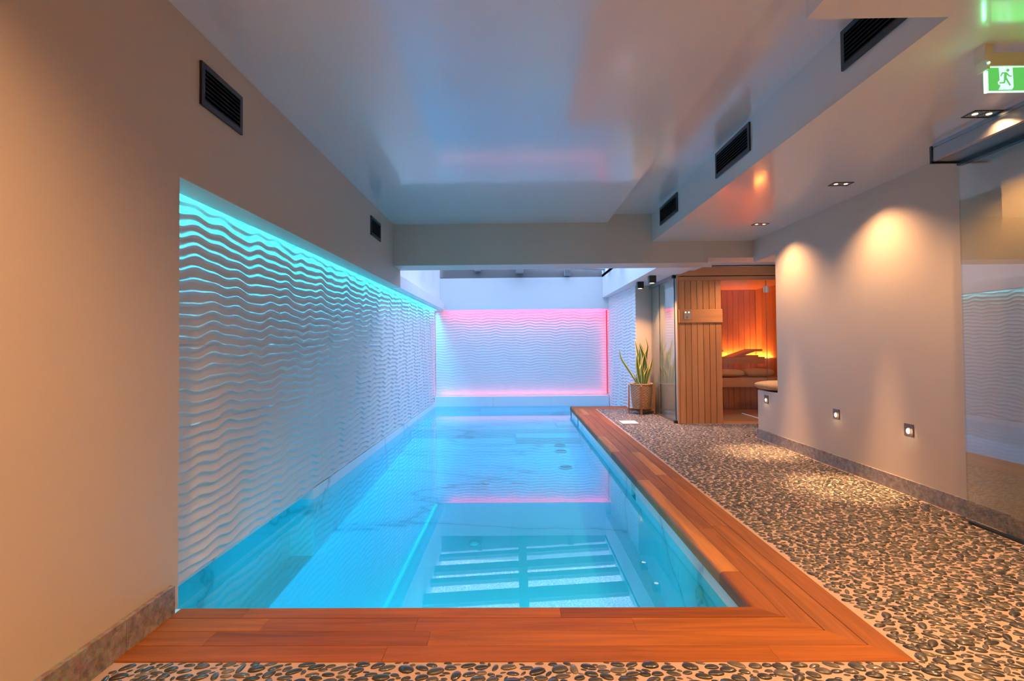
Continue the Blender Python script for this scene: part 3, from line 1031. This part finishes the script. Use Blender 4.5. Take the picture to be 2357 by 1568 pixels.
# ---- square step lights in the right wall
def steplight(y, z, label):
    t = thing('step_light', label, 'wall light', (XR, y, z), 'square step lights in the right wall')
    s = 0.0455
    MB().box(XR - 0.008, XR + 0.0, y - s, y + s, z - s, z + s).build('plate', 'bronze', t, bevel=0.002)
    MB().lathe((XR - 0.0081, y, z - 0.008), [(0.026, 0.0), (0.024, -0.003), (0.020, -0.0025)], 24, axis='X').build('bezel', 'lamp_cup', t)
    MB().lathe((XR - 0.0100, y, z - 0.008), [(0.0205, 0.0), (0.018, -0.002), (0.001, -0.003)], 24, axis='X').build('lens', 'lamp_face', t, smooth=True)
    spot('step_light_beam', (XR - 0.03, y, z - 0.008), 0.35, math.radians(150), 0.6, (1, 0.66, 0.36), (0, -0.9, 0), 0.02)
steplight(4.056, 0.488, 'square bronze step light low in the right wall, closest to the glass door')
steplight(4.961, 0.492, 'square bronze step light low in the right wall, between the other two')
steplight(6.330, 0.490, 'square bronze step light in the masonry seat under the cushion')

# ---- ventilation grilles
def vent(face_x, sgn, y0, y1, z0, z1, label):
    t = thing('vent_grille', label, 'vent', (face_x, (y0 + y1) / 2, z0), 'black ventilation grilles')
    b, d = 0.028, 0.012
    xa, xb = (face_x, face_x + sgn * d)
    lo, hi = min(xa, xb), max(xa, xb)
    m = MB()
    m.box(lo, hi, y0, y1, z0, z0 + b)
    m.box(lo, hi, y0, y1, z1 - b, z1)
    m.box(lo, hi, y0, y0 + b, z0 + b, z1 - b)
    m.box(lo, hi, y1 - b, y1, z0 + b, z1 - b)
    m.build('frame', 'black', t)
    bx0, bx1 = sorted((face_x + sgn * 0.0005, face_x + sgn * 0.002))
    box(bx0, bx1, y0 + b, y1 - b, z0 + b, z1 - b).build('backing', 'blackin', t)
    n = 7
    for k in range(n):
        zc = z0 + b + (z1 - z0 - 2 * b) * (k + 0.5) / n
        h = 0.006
        pts = [(face_x + sgn * 0.003, y0 + b, zc + h), (face_x + sgn * 0.011, y0 + b, zc - h), (face_x + sgn * 0.011, y0 + b, zc - h - 0.0022), (face_x + sgn * 0.003, y0 + b, zc + h - 0.0022)]
        MB().prism(pts, (0, y1 - y0 - 2 * b, 0)).build('slat', 'black', t, fix=True)
    return t
vent(XL, 1, 2.510, 2.894, 2.327, 2.539, 'black vent grille on the left wall above the start of the recess')
vent(XL, 1, 5.525, 5.922, 2.328, 2.532, 'small looking black vent grille on the left wall near the cross beam')
vent(XS, -1, 5.545, 6.205, 2.540, 2.742, 'black vent grille on the soffit side nearest the cross beam')
vent(XS, -1, 3.830, 4.480, 2.546, 2.756, 'black vent grille midway along the soffit side')
vent(XS, -1, 2.10, 2.748, 2.557, 2.765, 'black vent grille on the soffit side cut off by the low ceiling')

# ---- black cube ceiling spots
def cube_spot(x, y, label):
    t = thing('ceiling_spot', label, 'spotlight', (x, y, ZB), 'black cube ceiling spots')
    s = 0.05
    MB().box(x - s, x + s, y - s, y + s, ZB - 0.105, ZB).build('housing', 'black', t, bevel=0.003)
    MB().lathe((x, y, ZB - 0.1065), [(0.034, 0.0), (0.030, -0.001), (0.001, -0.0012)], 20).build('lens', 'lamp_face', t)
    spot('cube_spot_beam', (x, y, ZB - 0.115), 150.0, math.radians(110), 0.7, (1.0, 0.47, 0.19))
cube_spot(2.03, 8.60, 'black cube ceiling spot over the potted plant')
cube_spot(2.03, 7.85, 'black cube ceiling spot closest to the sauna front')

# ---- exit sign
YE = 2.30
ex = thing('exit_sign', 'illuminated green running man exit sign hanging under the soffit', 'exit sign', (2.2, YE, ZS))
XE0, XE1 = 2.052, 2.40
hm = MB().box(2.046, XE1, YE - 0.012, YE + 0.030, 2.372, 2.395)
hm.box(2.050, XE1, YE - 0.016, YE + 0.024, 2.336, 2.374)
hm.build('housing', 'plastic', ex, bevel=0.003)
em = MB().prism([(2.030, YE - 0.02, ZS), (2.066, YE - 0.02, ZS), (2.066, YE - 0.02, 2.392), (2.052, YE - 0.02, 2.36), (2.048, YE - 0.02, 2.322), (2.040, YE - 0.02, 2.322), (2.028, YE - 0.02, 2.36)], (0, 0.055, 0))
em.build('end_cap', 'plastic', ex, fix=True)
MB().cyl((2.041, YE - 0.021, 2.345), (2.041, YE - 0.026, 2.345), 0.0045, n=14).build('indicator', 'sign_edge', ex)
pl = MB().box(XE0, XE1, YE - 0.004, YE + 0.004, 2.231, 2.336)
pl.build('plate', 'sign_green', ex)
MB().box(XE0 - 0.010, XE0, YE - 0.006, YE + 0.006, 2.225, 2.318).build('edge_glow', 'sign_edge', ex)
MB().box(XE0, XE1, YE - 0.005, YE + 0.005, 2.2275, 2.231).build('edge_glow', 'sign_edge', ex)
MB().box(XE0, XE1, YE - 0.006, YE + 0.005, 2.333, 2.337).build('edge_glow', 'sign_edge', ex)
def sx(u): return 2.096 + u * 0.062
def sz(v): return 2.234 + v * 0.098
dm = MB().prism([(sx(0.0), YE - 0.0052, sz(0.02)), (sx(0.92), YE - 0.0052, sz(0.02)), (sx(1.04), YE - 0.0052, sz(0.14)), (sx(1.0), YE - 0.0052, sz(1.0)), (sx(0.06), YE - 0.0052, sz(1.0)), (sx(0.10), YE - 0.0052, sz(0.45)), (sx(-0.04), YE - 0.0052, sz(0.36)), (sx(0.0), YE - 0.0052, sz(0.26)), (sx(0.16), YE - 0.0052, sz(0.22)), (sx(0.08), YE - 0.0052, sz(0.12))], (0, 0.001, 0))
door_pic = dm.build('pictogram', 'sign_white', ex, fix=True)
rm = MB()
def stroke(a, b, w0, w1):
    ax, az, bx_, bz = sx(a[0]), sz(a[1]), sx(b[0]), sz(b[1])
    d = Vector((bx_ - ax, bz - az)).normalized()
    n_ = Vector((-d.y, d.x))
    rm.prism([(ax + n_.x * w0, YE - 0.0064, az + n_.y * w0), (ax - n_.x * w0, YE - 0.0064, az - n_.y * w0), (bx_ - n_.x * w1, YE - 0.0064, bz - n_.y * w1), (bx_ + n_.x * w1, YE - 0.0064, bz + n_.y * w1)], (0, 0.0012, 0))
stroke((0.50, 0.74), (0.46, 0.50), 0.0056, 0.0050)
stroke((0.56, 0.76), (0.28, 0.76), 0.0030, 0.0026)
stroke((0.29, 0.77), (0.16, 0.62), 0.0026, 0.0020)
stroke((0.54, 0.76), (0.76, 0.62), 0.0030, 0.0024)
stroke((0.75, 0.62), (0.92, 0.62), 0.0024, 0.0020)
stroke((0.45, 0.54), (0.40, 0.34), 0.0036, 0.0030)
stroke((0.42, 0.33), (0.06, 0.32), 0.0030, 0.0024)
stroke((0.50, 0.54), (0.80, 0.20), 0.0038, 0.0028)
rm.cyl((sx(0.66), YE - 0.0064, sz(0.88)), (sx(0.66), YE - 0.0052, sz(0.88)), 0.0062, n=18)
rm.build('running_figure', 'sign_green', door_pic, fix=True)

area_light('exit_glow', (2.20, YE - 0.02, 2.285), (0.28, 0.09), (0.06, 1.0, 0.22), 0.22, (PI / 2 + PI, 0, 0), parent=None)
area_light('exit_glow', (2.040, YE - 0.008, 2.275), (0.08, 0.012), (0.10, 1.0, 0.30), 0.12, (0, PI / 2, 0))

# ================================================================== GLASS DOOR ON THE RIGHT
dr = thing('door_1', 'sliding glass door panel with a long metal header along the right wall', 'door', (2.88, 2.0, 0), kind='structure')
YH = 3.445
hd = MB().prism([(2.712, YH, 2.4275), (2.712, YH, 2.405), (2.703, YH, 2.398), (2.700, YH, 2.318), (2.708, YH, 2.310), (2.872, YH, 2.310), (2.872, YH, 2.4275)], (0, -4.4, 0))
hd.build('header_box', 'alu', dr, fix=True)
capm = MB()
for a in ((2.696, 2.704, 2.304, 2.414), (2.696, 2.876, 2.302, 2.310)):
    capm.box(a[0], a[1], YH - 0.012, YH + 0.004, a[2], a[3])
capm.build('end_trim', 'black', dr)
tr = MB()
for z0, z1, o_ in ((2.318, 2.330, 0.0), (2.304, 2.316, 0.004), (2.290, 2.302, 0.008)):
    tr.box(2.872 - 0.0, 2.902 + o_, -0.9, 3.470 - o_ * 2, z0, z1)
tr.build('track_rail', 'darkalu', dr)
box(2.875, 2.885, -0.9, 3.446, 0.012, 2.296).build('glass_pane', 'glass', dr)
box(2.8752, 2.8848, 3.446, 3.4485, 0.012, 2.296).build('glass_edge', 'glass2', dr)
box(2.866, 2.894, -0.9, 3.43, -0.004, 0.012).build('floor_guide', 'black', dr)

# ================================================================== SAUNA
sa = thing('sauna_cabin', 'cedar clad sauna cabin with a clear glass front', 'sauna', (3.3, 8.5, 0))
fw = thing('front_wall', None, None, (2.67, YSA, 0))
fw.parent = sa
fw.matrix_parent_inverse = PINV['sauna_cabin']
PINV['front_wall'] = Matrix.Translation((2.67, YSA, 0)).inverted()
xs_ = [2.372 + k * (2.985 - 2.372) / 7 for k in range(8)]
for k in range(7):
    MB().box(xs_[k] + 0.0030, xs_[k + 1] - 0.0030, YSA, YSA + 0.018, 0.004, 2.066).build('plank', 'cedar', fw, bevel=0.003)
box(2.374, 2.985, YSA + 0.018, YSA + 0.06, 0.0, 2.13).build('backing_board', 'cedar_x', fw)
MB().box(2.346, 2.372, YSA - 0.004, YSA + 0.03, 0.0, 2.130).build('corner_post', 'cedar', sa, bevel=0.003)
MB().box(2.372, 4.5, YSA - 0.003, YSA + 0.02, 2.068, 2.128).build('header_board', 'cedar_x', sa, bevel=0.003)
MB().box(2.346, 4.5, YSA - 0.020, YSA + 0.02, 2.138, 2.258).build('fascia_board', 'cedar_x', sa, bevel=0.002)
MB().box(2.42, 4.5, YSA - 0.022, YSA + 0.0, 2.260, 2.270).build('top_trim', 'steel', sa)
bd = MB().box(2.366, 2.990, YSA - 0.026, YSA, 1.460, 1.653).build('control_board', 'cedar_x', sa, bevel=0.003)
cp = MB().box(2.434, 2.538, YSA - 0.031, YSA - 0.026, 1.503, 1.630).build('control_plate', 'steel', bd, bevel=0.001)
for lx in (2.460, 2.506):
    MB().cyl((lx, YSA - 0.0305, 1.608), (lx, YSA - 0.034, 1.608), 0.0095, n=16).build('button_light', 'lamp_face', bd)
MB().cyl((2.489, YSA - 0.0305, 1.539), (2.489, YSA - 0.052, 1.539), 0.018, 0.015, n=20).build('control_knob', 'steel', bd)
# glass front
gd = box(2.994, 3.628, YSA + 0.004, YSA + 0.012, 0.030, 2.064).build('glass_door', 'glass3', sa)
for z in (1.933, 0.25):
    hg = MB().box(3.589, 3.626, YSA - 0.010, YSA + 0.024, z - 0.05, z + 0.05)
    hg.box(3.638, 3.676, YSA - 0.010, YSA + 0.024, z - 0.05, z + 0.05)
    hg.build('hinge_plate', 'chrome', gd, bevel=0.006)
    MB().cyl((3.632, YSA - 0.008, z - 0.05), (3.632, YSA - 0.008, z + 0.05), 0.008, n=14).build('hinge_pin', 'chrome', gd)
box(3.636, 4.36, YSA + 0.004, YSA + 0.012, 0.030, 2.064).build('fixed_pane', 'glass3', sa)
box(3.6283, 3.6357, YSA + 0.005, YSA + 0.011, 0.030, 2.064).build('pane_gap_seal', 'bronze', sa)
MB().box(2.985, 4.4, YSA - 0.002, YSA + 0.045, 0.0, 0.028).build('threshold', 'cedar_x', sa, bevel=0.003)
# interior
XSR, YSB, ZSC = 4.22, 9.35, 2.095
iw = thing('inner_lining', None, None, (3.3, 8.5, 0))
iw.parent = sa
iw.matrix_parent_inverse = PINV['sauna_cabin']
k = 0
x = 2.45
while x < XSR - 0.02:
    x2 = min(x + 0.098, XSR)
    MB().box(x + 0.0028, x2 - 0.0028, YSB, YSB + 0.016, 0.0, ZSC).build('plank', 'cedar', iw, bevel=0.0025)
    x = x2
y = YSA + 0.05
while y < YSB - 0.02:
    y2 = min(y + 0.098, YSB)
    MB().box(XSR, XSR + 0.016, y + 0.001, y2 - 0.001, 0.0, ZSC).build('plank', 'cedar', iw, bevel=0.0025)
    y = y2
box(2.43, 2.45, YSA + 0.06, YSB, 0, ZSC).build('side_lining', 'cedar_x', sa)
box(2.43, XSR + 0.02, YSA + 0.02, YSB + 0.02, ZSC, ZSC + 0.03).build('sauna_ceiling', 'cedar_x', sa)
shell = box(XSR + 0.016, XSR + 0.12, YSA, YSB + 0.1, -0.05, 2.35)
shell.box(2.36, XSR + 0.12, YSB + 0.016, YSB + 0.12, -0.05, 2.35)
shell.box(2.402, 2.429, YSA + 0.03, YSB + 0.02, -0.05, 2.35)
shell.build('shell', 'cedar_x', sa)
box(2.40, XSR + 0.016, YSA + 0.045, YSB + 0.016, -0.05, 0.0).build('cabin_floor', 'mat', sa)
box(3.0, 4.05, YSA + 0.10, 8.95, 0.0, 0.006).build('floor_mat', 'mat', sa)
def bench(y0, y1, z, x0, x1, front):
    b = MB().box(x0, x1, y0, y0 + 0.022, z - front, z).build('bench_front', 'cedar_x', sa, bevel=0.003)
    n = max(2, int((y1 - y0) / 0.11))
    for q in range(n):
        a = y0 + 0.024 + (y1 - y0 - 0.024) * q / n
        bb = y0 + 0.024 + (y1 - y0 - 0.024) * (q + 1) / n - 0.010
        MB().box(x0, x1, a, bb, z - 0.026, z).build('bench_slat', 'cedar_x', b, bevel=0.003)
bench(8.78, 9.26, 0.930, 2.46, 4.10, 0.112)
bench(8.33, 8.78, 0.615, 2.46, XSR - 0.004, 0.142)
hm = MB().prism([(3.60, 8.86, 0.932), (3.97, 8.86, 1.058), (4.10, 8.86, 1.058), (4.10, 8.86, 1.020), (3.985, 8.86, 1.020), (3.73, 8.86, 0.932)], (0, 0.38, 0))
hm.build('headrest', 'cedar_x', sa, fix=True)
box(3.78, 4.05, 8.90, 9.22, 0.932, 0.955).build('headrest_foot', 'cedar_x', sa)
vtm = MB().box(3.595, 3.650, YSB - 0.008, YSB, 1.010, 1.026)
vtm.build('air_slot', 'bronze', sa, bevel=0.003)
ls = box(2.50, 4.18, YSB - 0.045, YSB - 0.030, 0.905, 0.912).build('light_strip', 'led_amber', sa)
area_light('sauna_glow', (3.34, YSB - 0.04, 0.915), (1.65, 0.03), (1.0, 0.29, 0.045), W_SAUNA, (PI - 0.15, 0, 0))
area_light('sauna_glow', (XSR - 0.035, 9.06, 0.915), (0.03, 0.5), (1.0, 0.29, 0.045), W_SAUNA * 0.35, (PI, 0.15, 0))
box(XSR - 0.045, XSR - 0.030, 8.82, YSB - 0.05, 0.905, 0.912).build('light_strip', 'led_amber', sa)

# ---- cushions
def cushion(name, cx_, cy_, z0, lx, ly, h, label, rot=0.0, rings=7):
    vs_, fs_ = [], []
    nu, nv_ = 36, 12
    for j in range(nv_ + 1):
        v = -PI / 2 + PI * j / nv_
        for i in range(nu):
            u = 2 * PI * i / nu
            def sp(c, e): return math.copysign(abs(c) ** e, c)
            rr = sp(math.cos(v), 0.55)
            X_ = lx * rr * sp(math.cos(u), 0.55)
            Y_ = ly * rr * sp(math.sin(u), 0.55)
            Z_ = h * (0.5 + 0.5 * sp(math.sin(v), 0.8))
            bmp = 0.004 * math.sin(rings * 6 * v) * abs(math.cos(v))
            vs_.append((cx_ + X_ + bmp, cy_ + Y_ - bmp, z0 + Z_))
    for j in range(nv_):
        for i in range(nu):
            fs_.append((j * nu + i, j * nu + (i + 1) % nu, (j + 1) * nu + (i + 1) % nu, (j + 1) * nu + i))
    o = MB().add(vs_, fs_).build(name, 'cushion', None, smooth=True)
    return tag(o, label, 'cushion')
c0 = cushion('seat_cushion', 3.31, 6.375, 0.586, 0.40, 0.305, 0.115, 'woven straw cushion on the low masonry seat')
c1 = cushion('pillow', 3.40, 8.56, 0.616, 0.235, 0.17, 0.125, 'straw coloured pillow on the lower sauna bench beside the plank wall')
c2 = cushion('pillow', 3.885, 8.58, 0.616, 0.24, 0.17, 0.135, 'straw coloured pillow on the lower sauna bench beside the hinge')
for o in (c1, c2): o['group'] = 'pillows on the sauna bench'

# ================================================================== SHOWER GLASS
sg = thing('shower_screen', 'clear glass shower screen in slim metal channels beside the sauna', 'shower screen', (XG, 8.4, 0))
box(XG - 0.005, XG + 0.005, 7.785, 8.598, 0.028, 2.120).build('glass_door', 'glass2', sg)
box(XG + 0.007, XG + 0.015, 8.570, YSIDE, 0.028, 2.120).build('fixed_pane', 'glass2', sg)
box(XG - 0.0055, XG + 0.0055, 7.780, 7.786, 0.028, 2.120).build('pane_edge', 'glass_edge', sg)
box(XG - 0.004, XG + 0.006, 8.598, 8.606, 0.028, 2.120).build('pane_seal', 'alu', sg)
MB().box(XG - 0.020, XG + 0.022, 7.80, YSIDE, 2.115, 2.163).build('top_channel', 'alu', sg, bevel=0.002)
MB().box(XG - 0.014, XG + 0.018, 7.80, YSIDE, 0.0, 0.030).build('bottom_channel', 'alu', sg, bevel=0.002)
for z in (0.012, 2.128):
    MB().box(XG - 0.030, XG + 0.020, 7.765, 7.815, z - 0.012, z + 0.026).build('pivot_clamp', 'black', sg, bevel=0.003)

# ================================================================== DRAIN PLATE
dp = thing('floor_drain', 'polished square drain cover in the pebble floor by the wooden deck', 'drain', (1.67, 7.9, 0))
MB().box(1.552, 1.790, 7.742, 8.058, -0.006, 0.004).build('cover', 'plate', dp, bevel=0.0015)
fr = MB()
fr.box(1.540, 1.552, 7.730, 8.070, -0.006, 0.005)
fr.box(1.790, 1.802, 7.730, 8.070, -0.006, 0.005)
fr.box(1.552, 1.790, 7.730, 7.742, -0.006, 0.005)
fr.box(1.552, 1.790, 8.058, 8.070, -0.006, 0.005)
fr.build('rim', 'bronze', dp)

# ================================================================== POTTED PLANT
PX, PY = 2.10, 8.90
pp = thing('potted_plant', 'variegated snake plant in a wicker basket on a wooden stand', 'plant', (PX, PY, 0))
nu, nz = 72, 84
vs_, fs_ = [], []
for j in range(nz + 1):
    t = j / nz
    z = 0.085 + 0.405 * t
    r0 = 0.150 + 0.028 * t - 0.012 * (1 - t) ** 6
    for i in range(nu):
        a = 2 * PI * i / nu
        row = z / 0.021
        ph = 0 if int(row) % 2 == 0 else PI
        rr = r0 + 0.0065 * math.cos(18 * a + ph) * abs(math.sin(PI * row)) + 0.003 * abs(math.sin(PI * row))
        vs_.append((PX + rr * math.cos(a), PY + rr * math.sin(a), z))
for j in range(nz):
    for i in range(nu):
        fs_.append((j * nu + i, j * nu + (i + 1) % nu, (j + 1) * nu + (i + 1) % nu, (j + 1) * nu + i))
fs_.append(tuple(range(nu - 1, -1, -1)))
bsk = MB().add(vs_, fs_).build('basket', 'wicker', pp, smooth=True)
rim = MB()
for i in range(40):
    a, b = 2 * PI * i / 40, 2 * PI * (i + 1.5) / 40
    rim.cyl((PX + 0.178 * math.cos(a), PY + 0.178 * math.sin(a), 0.486), (PX + 0.182 * math.cos(b), PY + 0.182 * math.sin(b), 0.500), 0.009, n=8)
rim.build('rim', 'wicker', bsk, smooth=True)
MB().cyl((PX, PY, 0.455), (PX, PY, 0.468), 0.170, n=32).build('soil', 'soil', pp)
for k in range(4):
    a = math.radians(-104 + 90 * k)
    ca, sa_ = math.cos(a), math.sin(a)
    def lp(r, w, z):
        return (PX + r * ca - w * sa_, PY + r * sa_ + w * ca, z)
    m = MB()
    w = 0.016
    prof = [(0.196, 0.0), (0.218, 0.0), (0.212, 0.47), (0.204, 0.485), (0.192, 0.47)]
    m.prism([lp(r, -w, z) for r, z in prof], Vector(lp(0.2, w, 0)) - Vector(lp(0.2, -w, 0)))
    m.build('stand_leg', 'teak', pp, fix=True)
for k in range(2):
    a = math.radians(-104 + 90 * k)
    ca, sa_ = math.cos(a), math.sin(a)
    def lp(r, w, z):
        return (PX + r * ca - w * sa_, PY + r * sa_ + w * ca, z)
    m = MB().prism([lp(-0.20, -0.013, 0.045), lp(0.20, -0.013, 0.045), lp(0.20, -0.013, 0.085), (lp(-0.20, -0.013, 0.085))], Vector(lp(0, 0.026, 0)) - Vector(lp(0, 0, 0)))
    m.build('stand_rail', 'teak', pp, fix=True)
def leaf(bx_, by_, pts, w, tw):
    """pts: offsets (dx, dy, z) along the midrib, w half width, tw heading of the blade"""
    n = 16
    P_ = [Vector((bx_, by_, 0.46))] + [Vector((bx_ + p[0], by_ + p[1], p[2])) for p in pts]
    def cat(t):
        m_ = len(P_) - 1
        s = min(t * m_, m_ - 1e-6)
        i = int(s)
        f = s - i
        p0, p1, p2, p3 = P_[max(0, i - 1)], P_[i], P_[i + 1], P_[min(m_, i + 2)]
        return 0.5 * ((2 * p1) + (p2 - p0) * f + (2 * p0 - 5 * p1 + 4 * p2 - p3) * f * f + (3 * p1 - p0 - 3 * p2 + p3) * f ** 3)
    vs_, fs_, uv_ = [], [], []
    for i in range(n + 1):
        t = i / n
        c = cat(t)
        ww = w * (0.42 + 0.58 * math.sin(min(1, t * 1.7) * PI / 2)) * (1 - max(0, (t - 0.55) / 0.45) ** 1.6) + 0.0008
        hd = tw + 0.5 * t
        e = Vector((math.cos(hd), math.sin(hd), 0))
        nn = Vector((-math.sin(hd), math.cos(hd), 0))
        for s in (-1, -0.5, 0, 0.5, 1):
            q = c + e * (ww * s) + nn * (ww * 0.35 * s * s)
            vs_.append(q)
            uv_.append((0.5 + 0.5 * s, t))
    for i in range(n):
        for s in range(4):
            a = i * 5 + s
            fs_.append((a, a + 1, a + 6, a + 5))
    nb = len(vs_)
    # second skin 1.5 mm behind gives the blade its thickness
    vs2 = [v + Vector((-math.sin(tw), math.cos(tw), 0)) * 0.002 for v in vs_]
    fs2 = [tuple(reversed([q + nb for q in f])) for f in fs_]
    rimf = []
    for i in range(n):
        rimf.append((i * 5, i * 5 + 5, nb + i * 5 + 5, nb + i * 5))
        rimf.append((i * 5 + 4 + 5, i * 5 + 4, nb + i * 5 + 4, nb + i * 5 + 4 + 5))
    me_ = bpy.data.meshes.new('leaf')
    me_.from_pydata(vs_ + vs2, [], fs_ + fs2 + rimf)
    uvl = me_.uv_layers.new(name='UVMap')
    uvs = uv_ + uv_
    for lp_ in me_.loops:
        uvl.data[lp_.index].uv = uvs[lp_.vertex_index]
    me_.polygons.foreach_set('use_smooth', [True] * len(me_.polygons))
    me_.materials.append(M['leaf'])
    o = bpy.data.objects.new('leaf', me_)
    COL.objects.link(o)
    o.parent = pp
    o.matrix_parent_inverse = PINV['potted_plant']
    return o
# (base dx, base dy), midrib offsets (dx, z), half width
LV = [((-0.06, 0.00), [(-0.12, 0.66), (-0.22, 0.82), (-0.28, 0.92), (-0.31, 1.07)], 0.022),
      ((0.02, 0.03), [(-0.02, 0.80), (-0.06, 1.05), (-0.10, 1.24)], 0.034),
      ((0.06, -0.02), [(0.02, 0.78), (-0.03, 1.00), (-0.09, 1.16)], 0.036),
      ((0.04, 0.05), [(0.03, 0.85), (0.03, 1.03), (-0.03, 1.19)], 0.020),
      ((0.08, 0.03), [(0.02, 0.72), (0.04, 0.98), (0.06, 1.12), (0.02, 1.27)], 0.036),
      ((-0.03, -0.04), [(-0.03, 0.66), (-0.05, 0.83), (-0.06, 0.98)], 0.032),
      ((-0.02, -0.06), [(-0.02, 0.62), (0.02, 0.78), (0.06, 0.92)], 0.034),
      ((0.00, -0.02), [(0.02, 0.70), (0.04, 0.90), (0.06, 1.03)], 0.032),
      ((0.05, -0.06), [(0.01, 0.60), (0.04, 0.70), (0.08, 0.79)], 0.028),
      ((0.09, -0.03), [(0.03, 0.60), (0.07, 0.74), (0.10, 0.88)], 0.026),
      ((0.10, 0.02), [(0.05, 0.64), (0.08, 0.78), (0.10, 0.92)], 0.020),
      ((-0.08, -0.02), [(-0.01, 0.54), (-0.05, 0.64), (-0.07, 0.68)], 0.015),
      ((-0.04, 0.05), [(0.0, 0.75), (0.02, 0.95), (0.01, 1.08)], 0.022),
      ((0.01, -0.07), [(0.0, 0.60), (-0.01, 0.72), (-0.02, 0.82)], 0.030)]
for k, (b, pts, w) in enumerate(LV):
    dy = 0.06 * math.sin(k * 2.4)
    leaf(PX + b[0] * 0.8, PY + b[1], [(p[0], dy * (i + 1) / len(pts), p[1]) for i, p in enumerate(pts)], w, 0.5 * math.sin(k * 1.9))
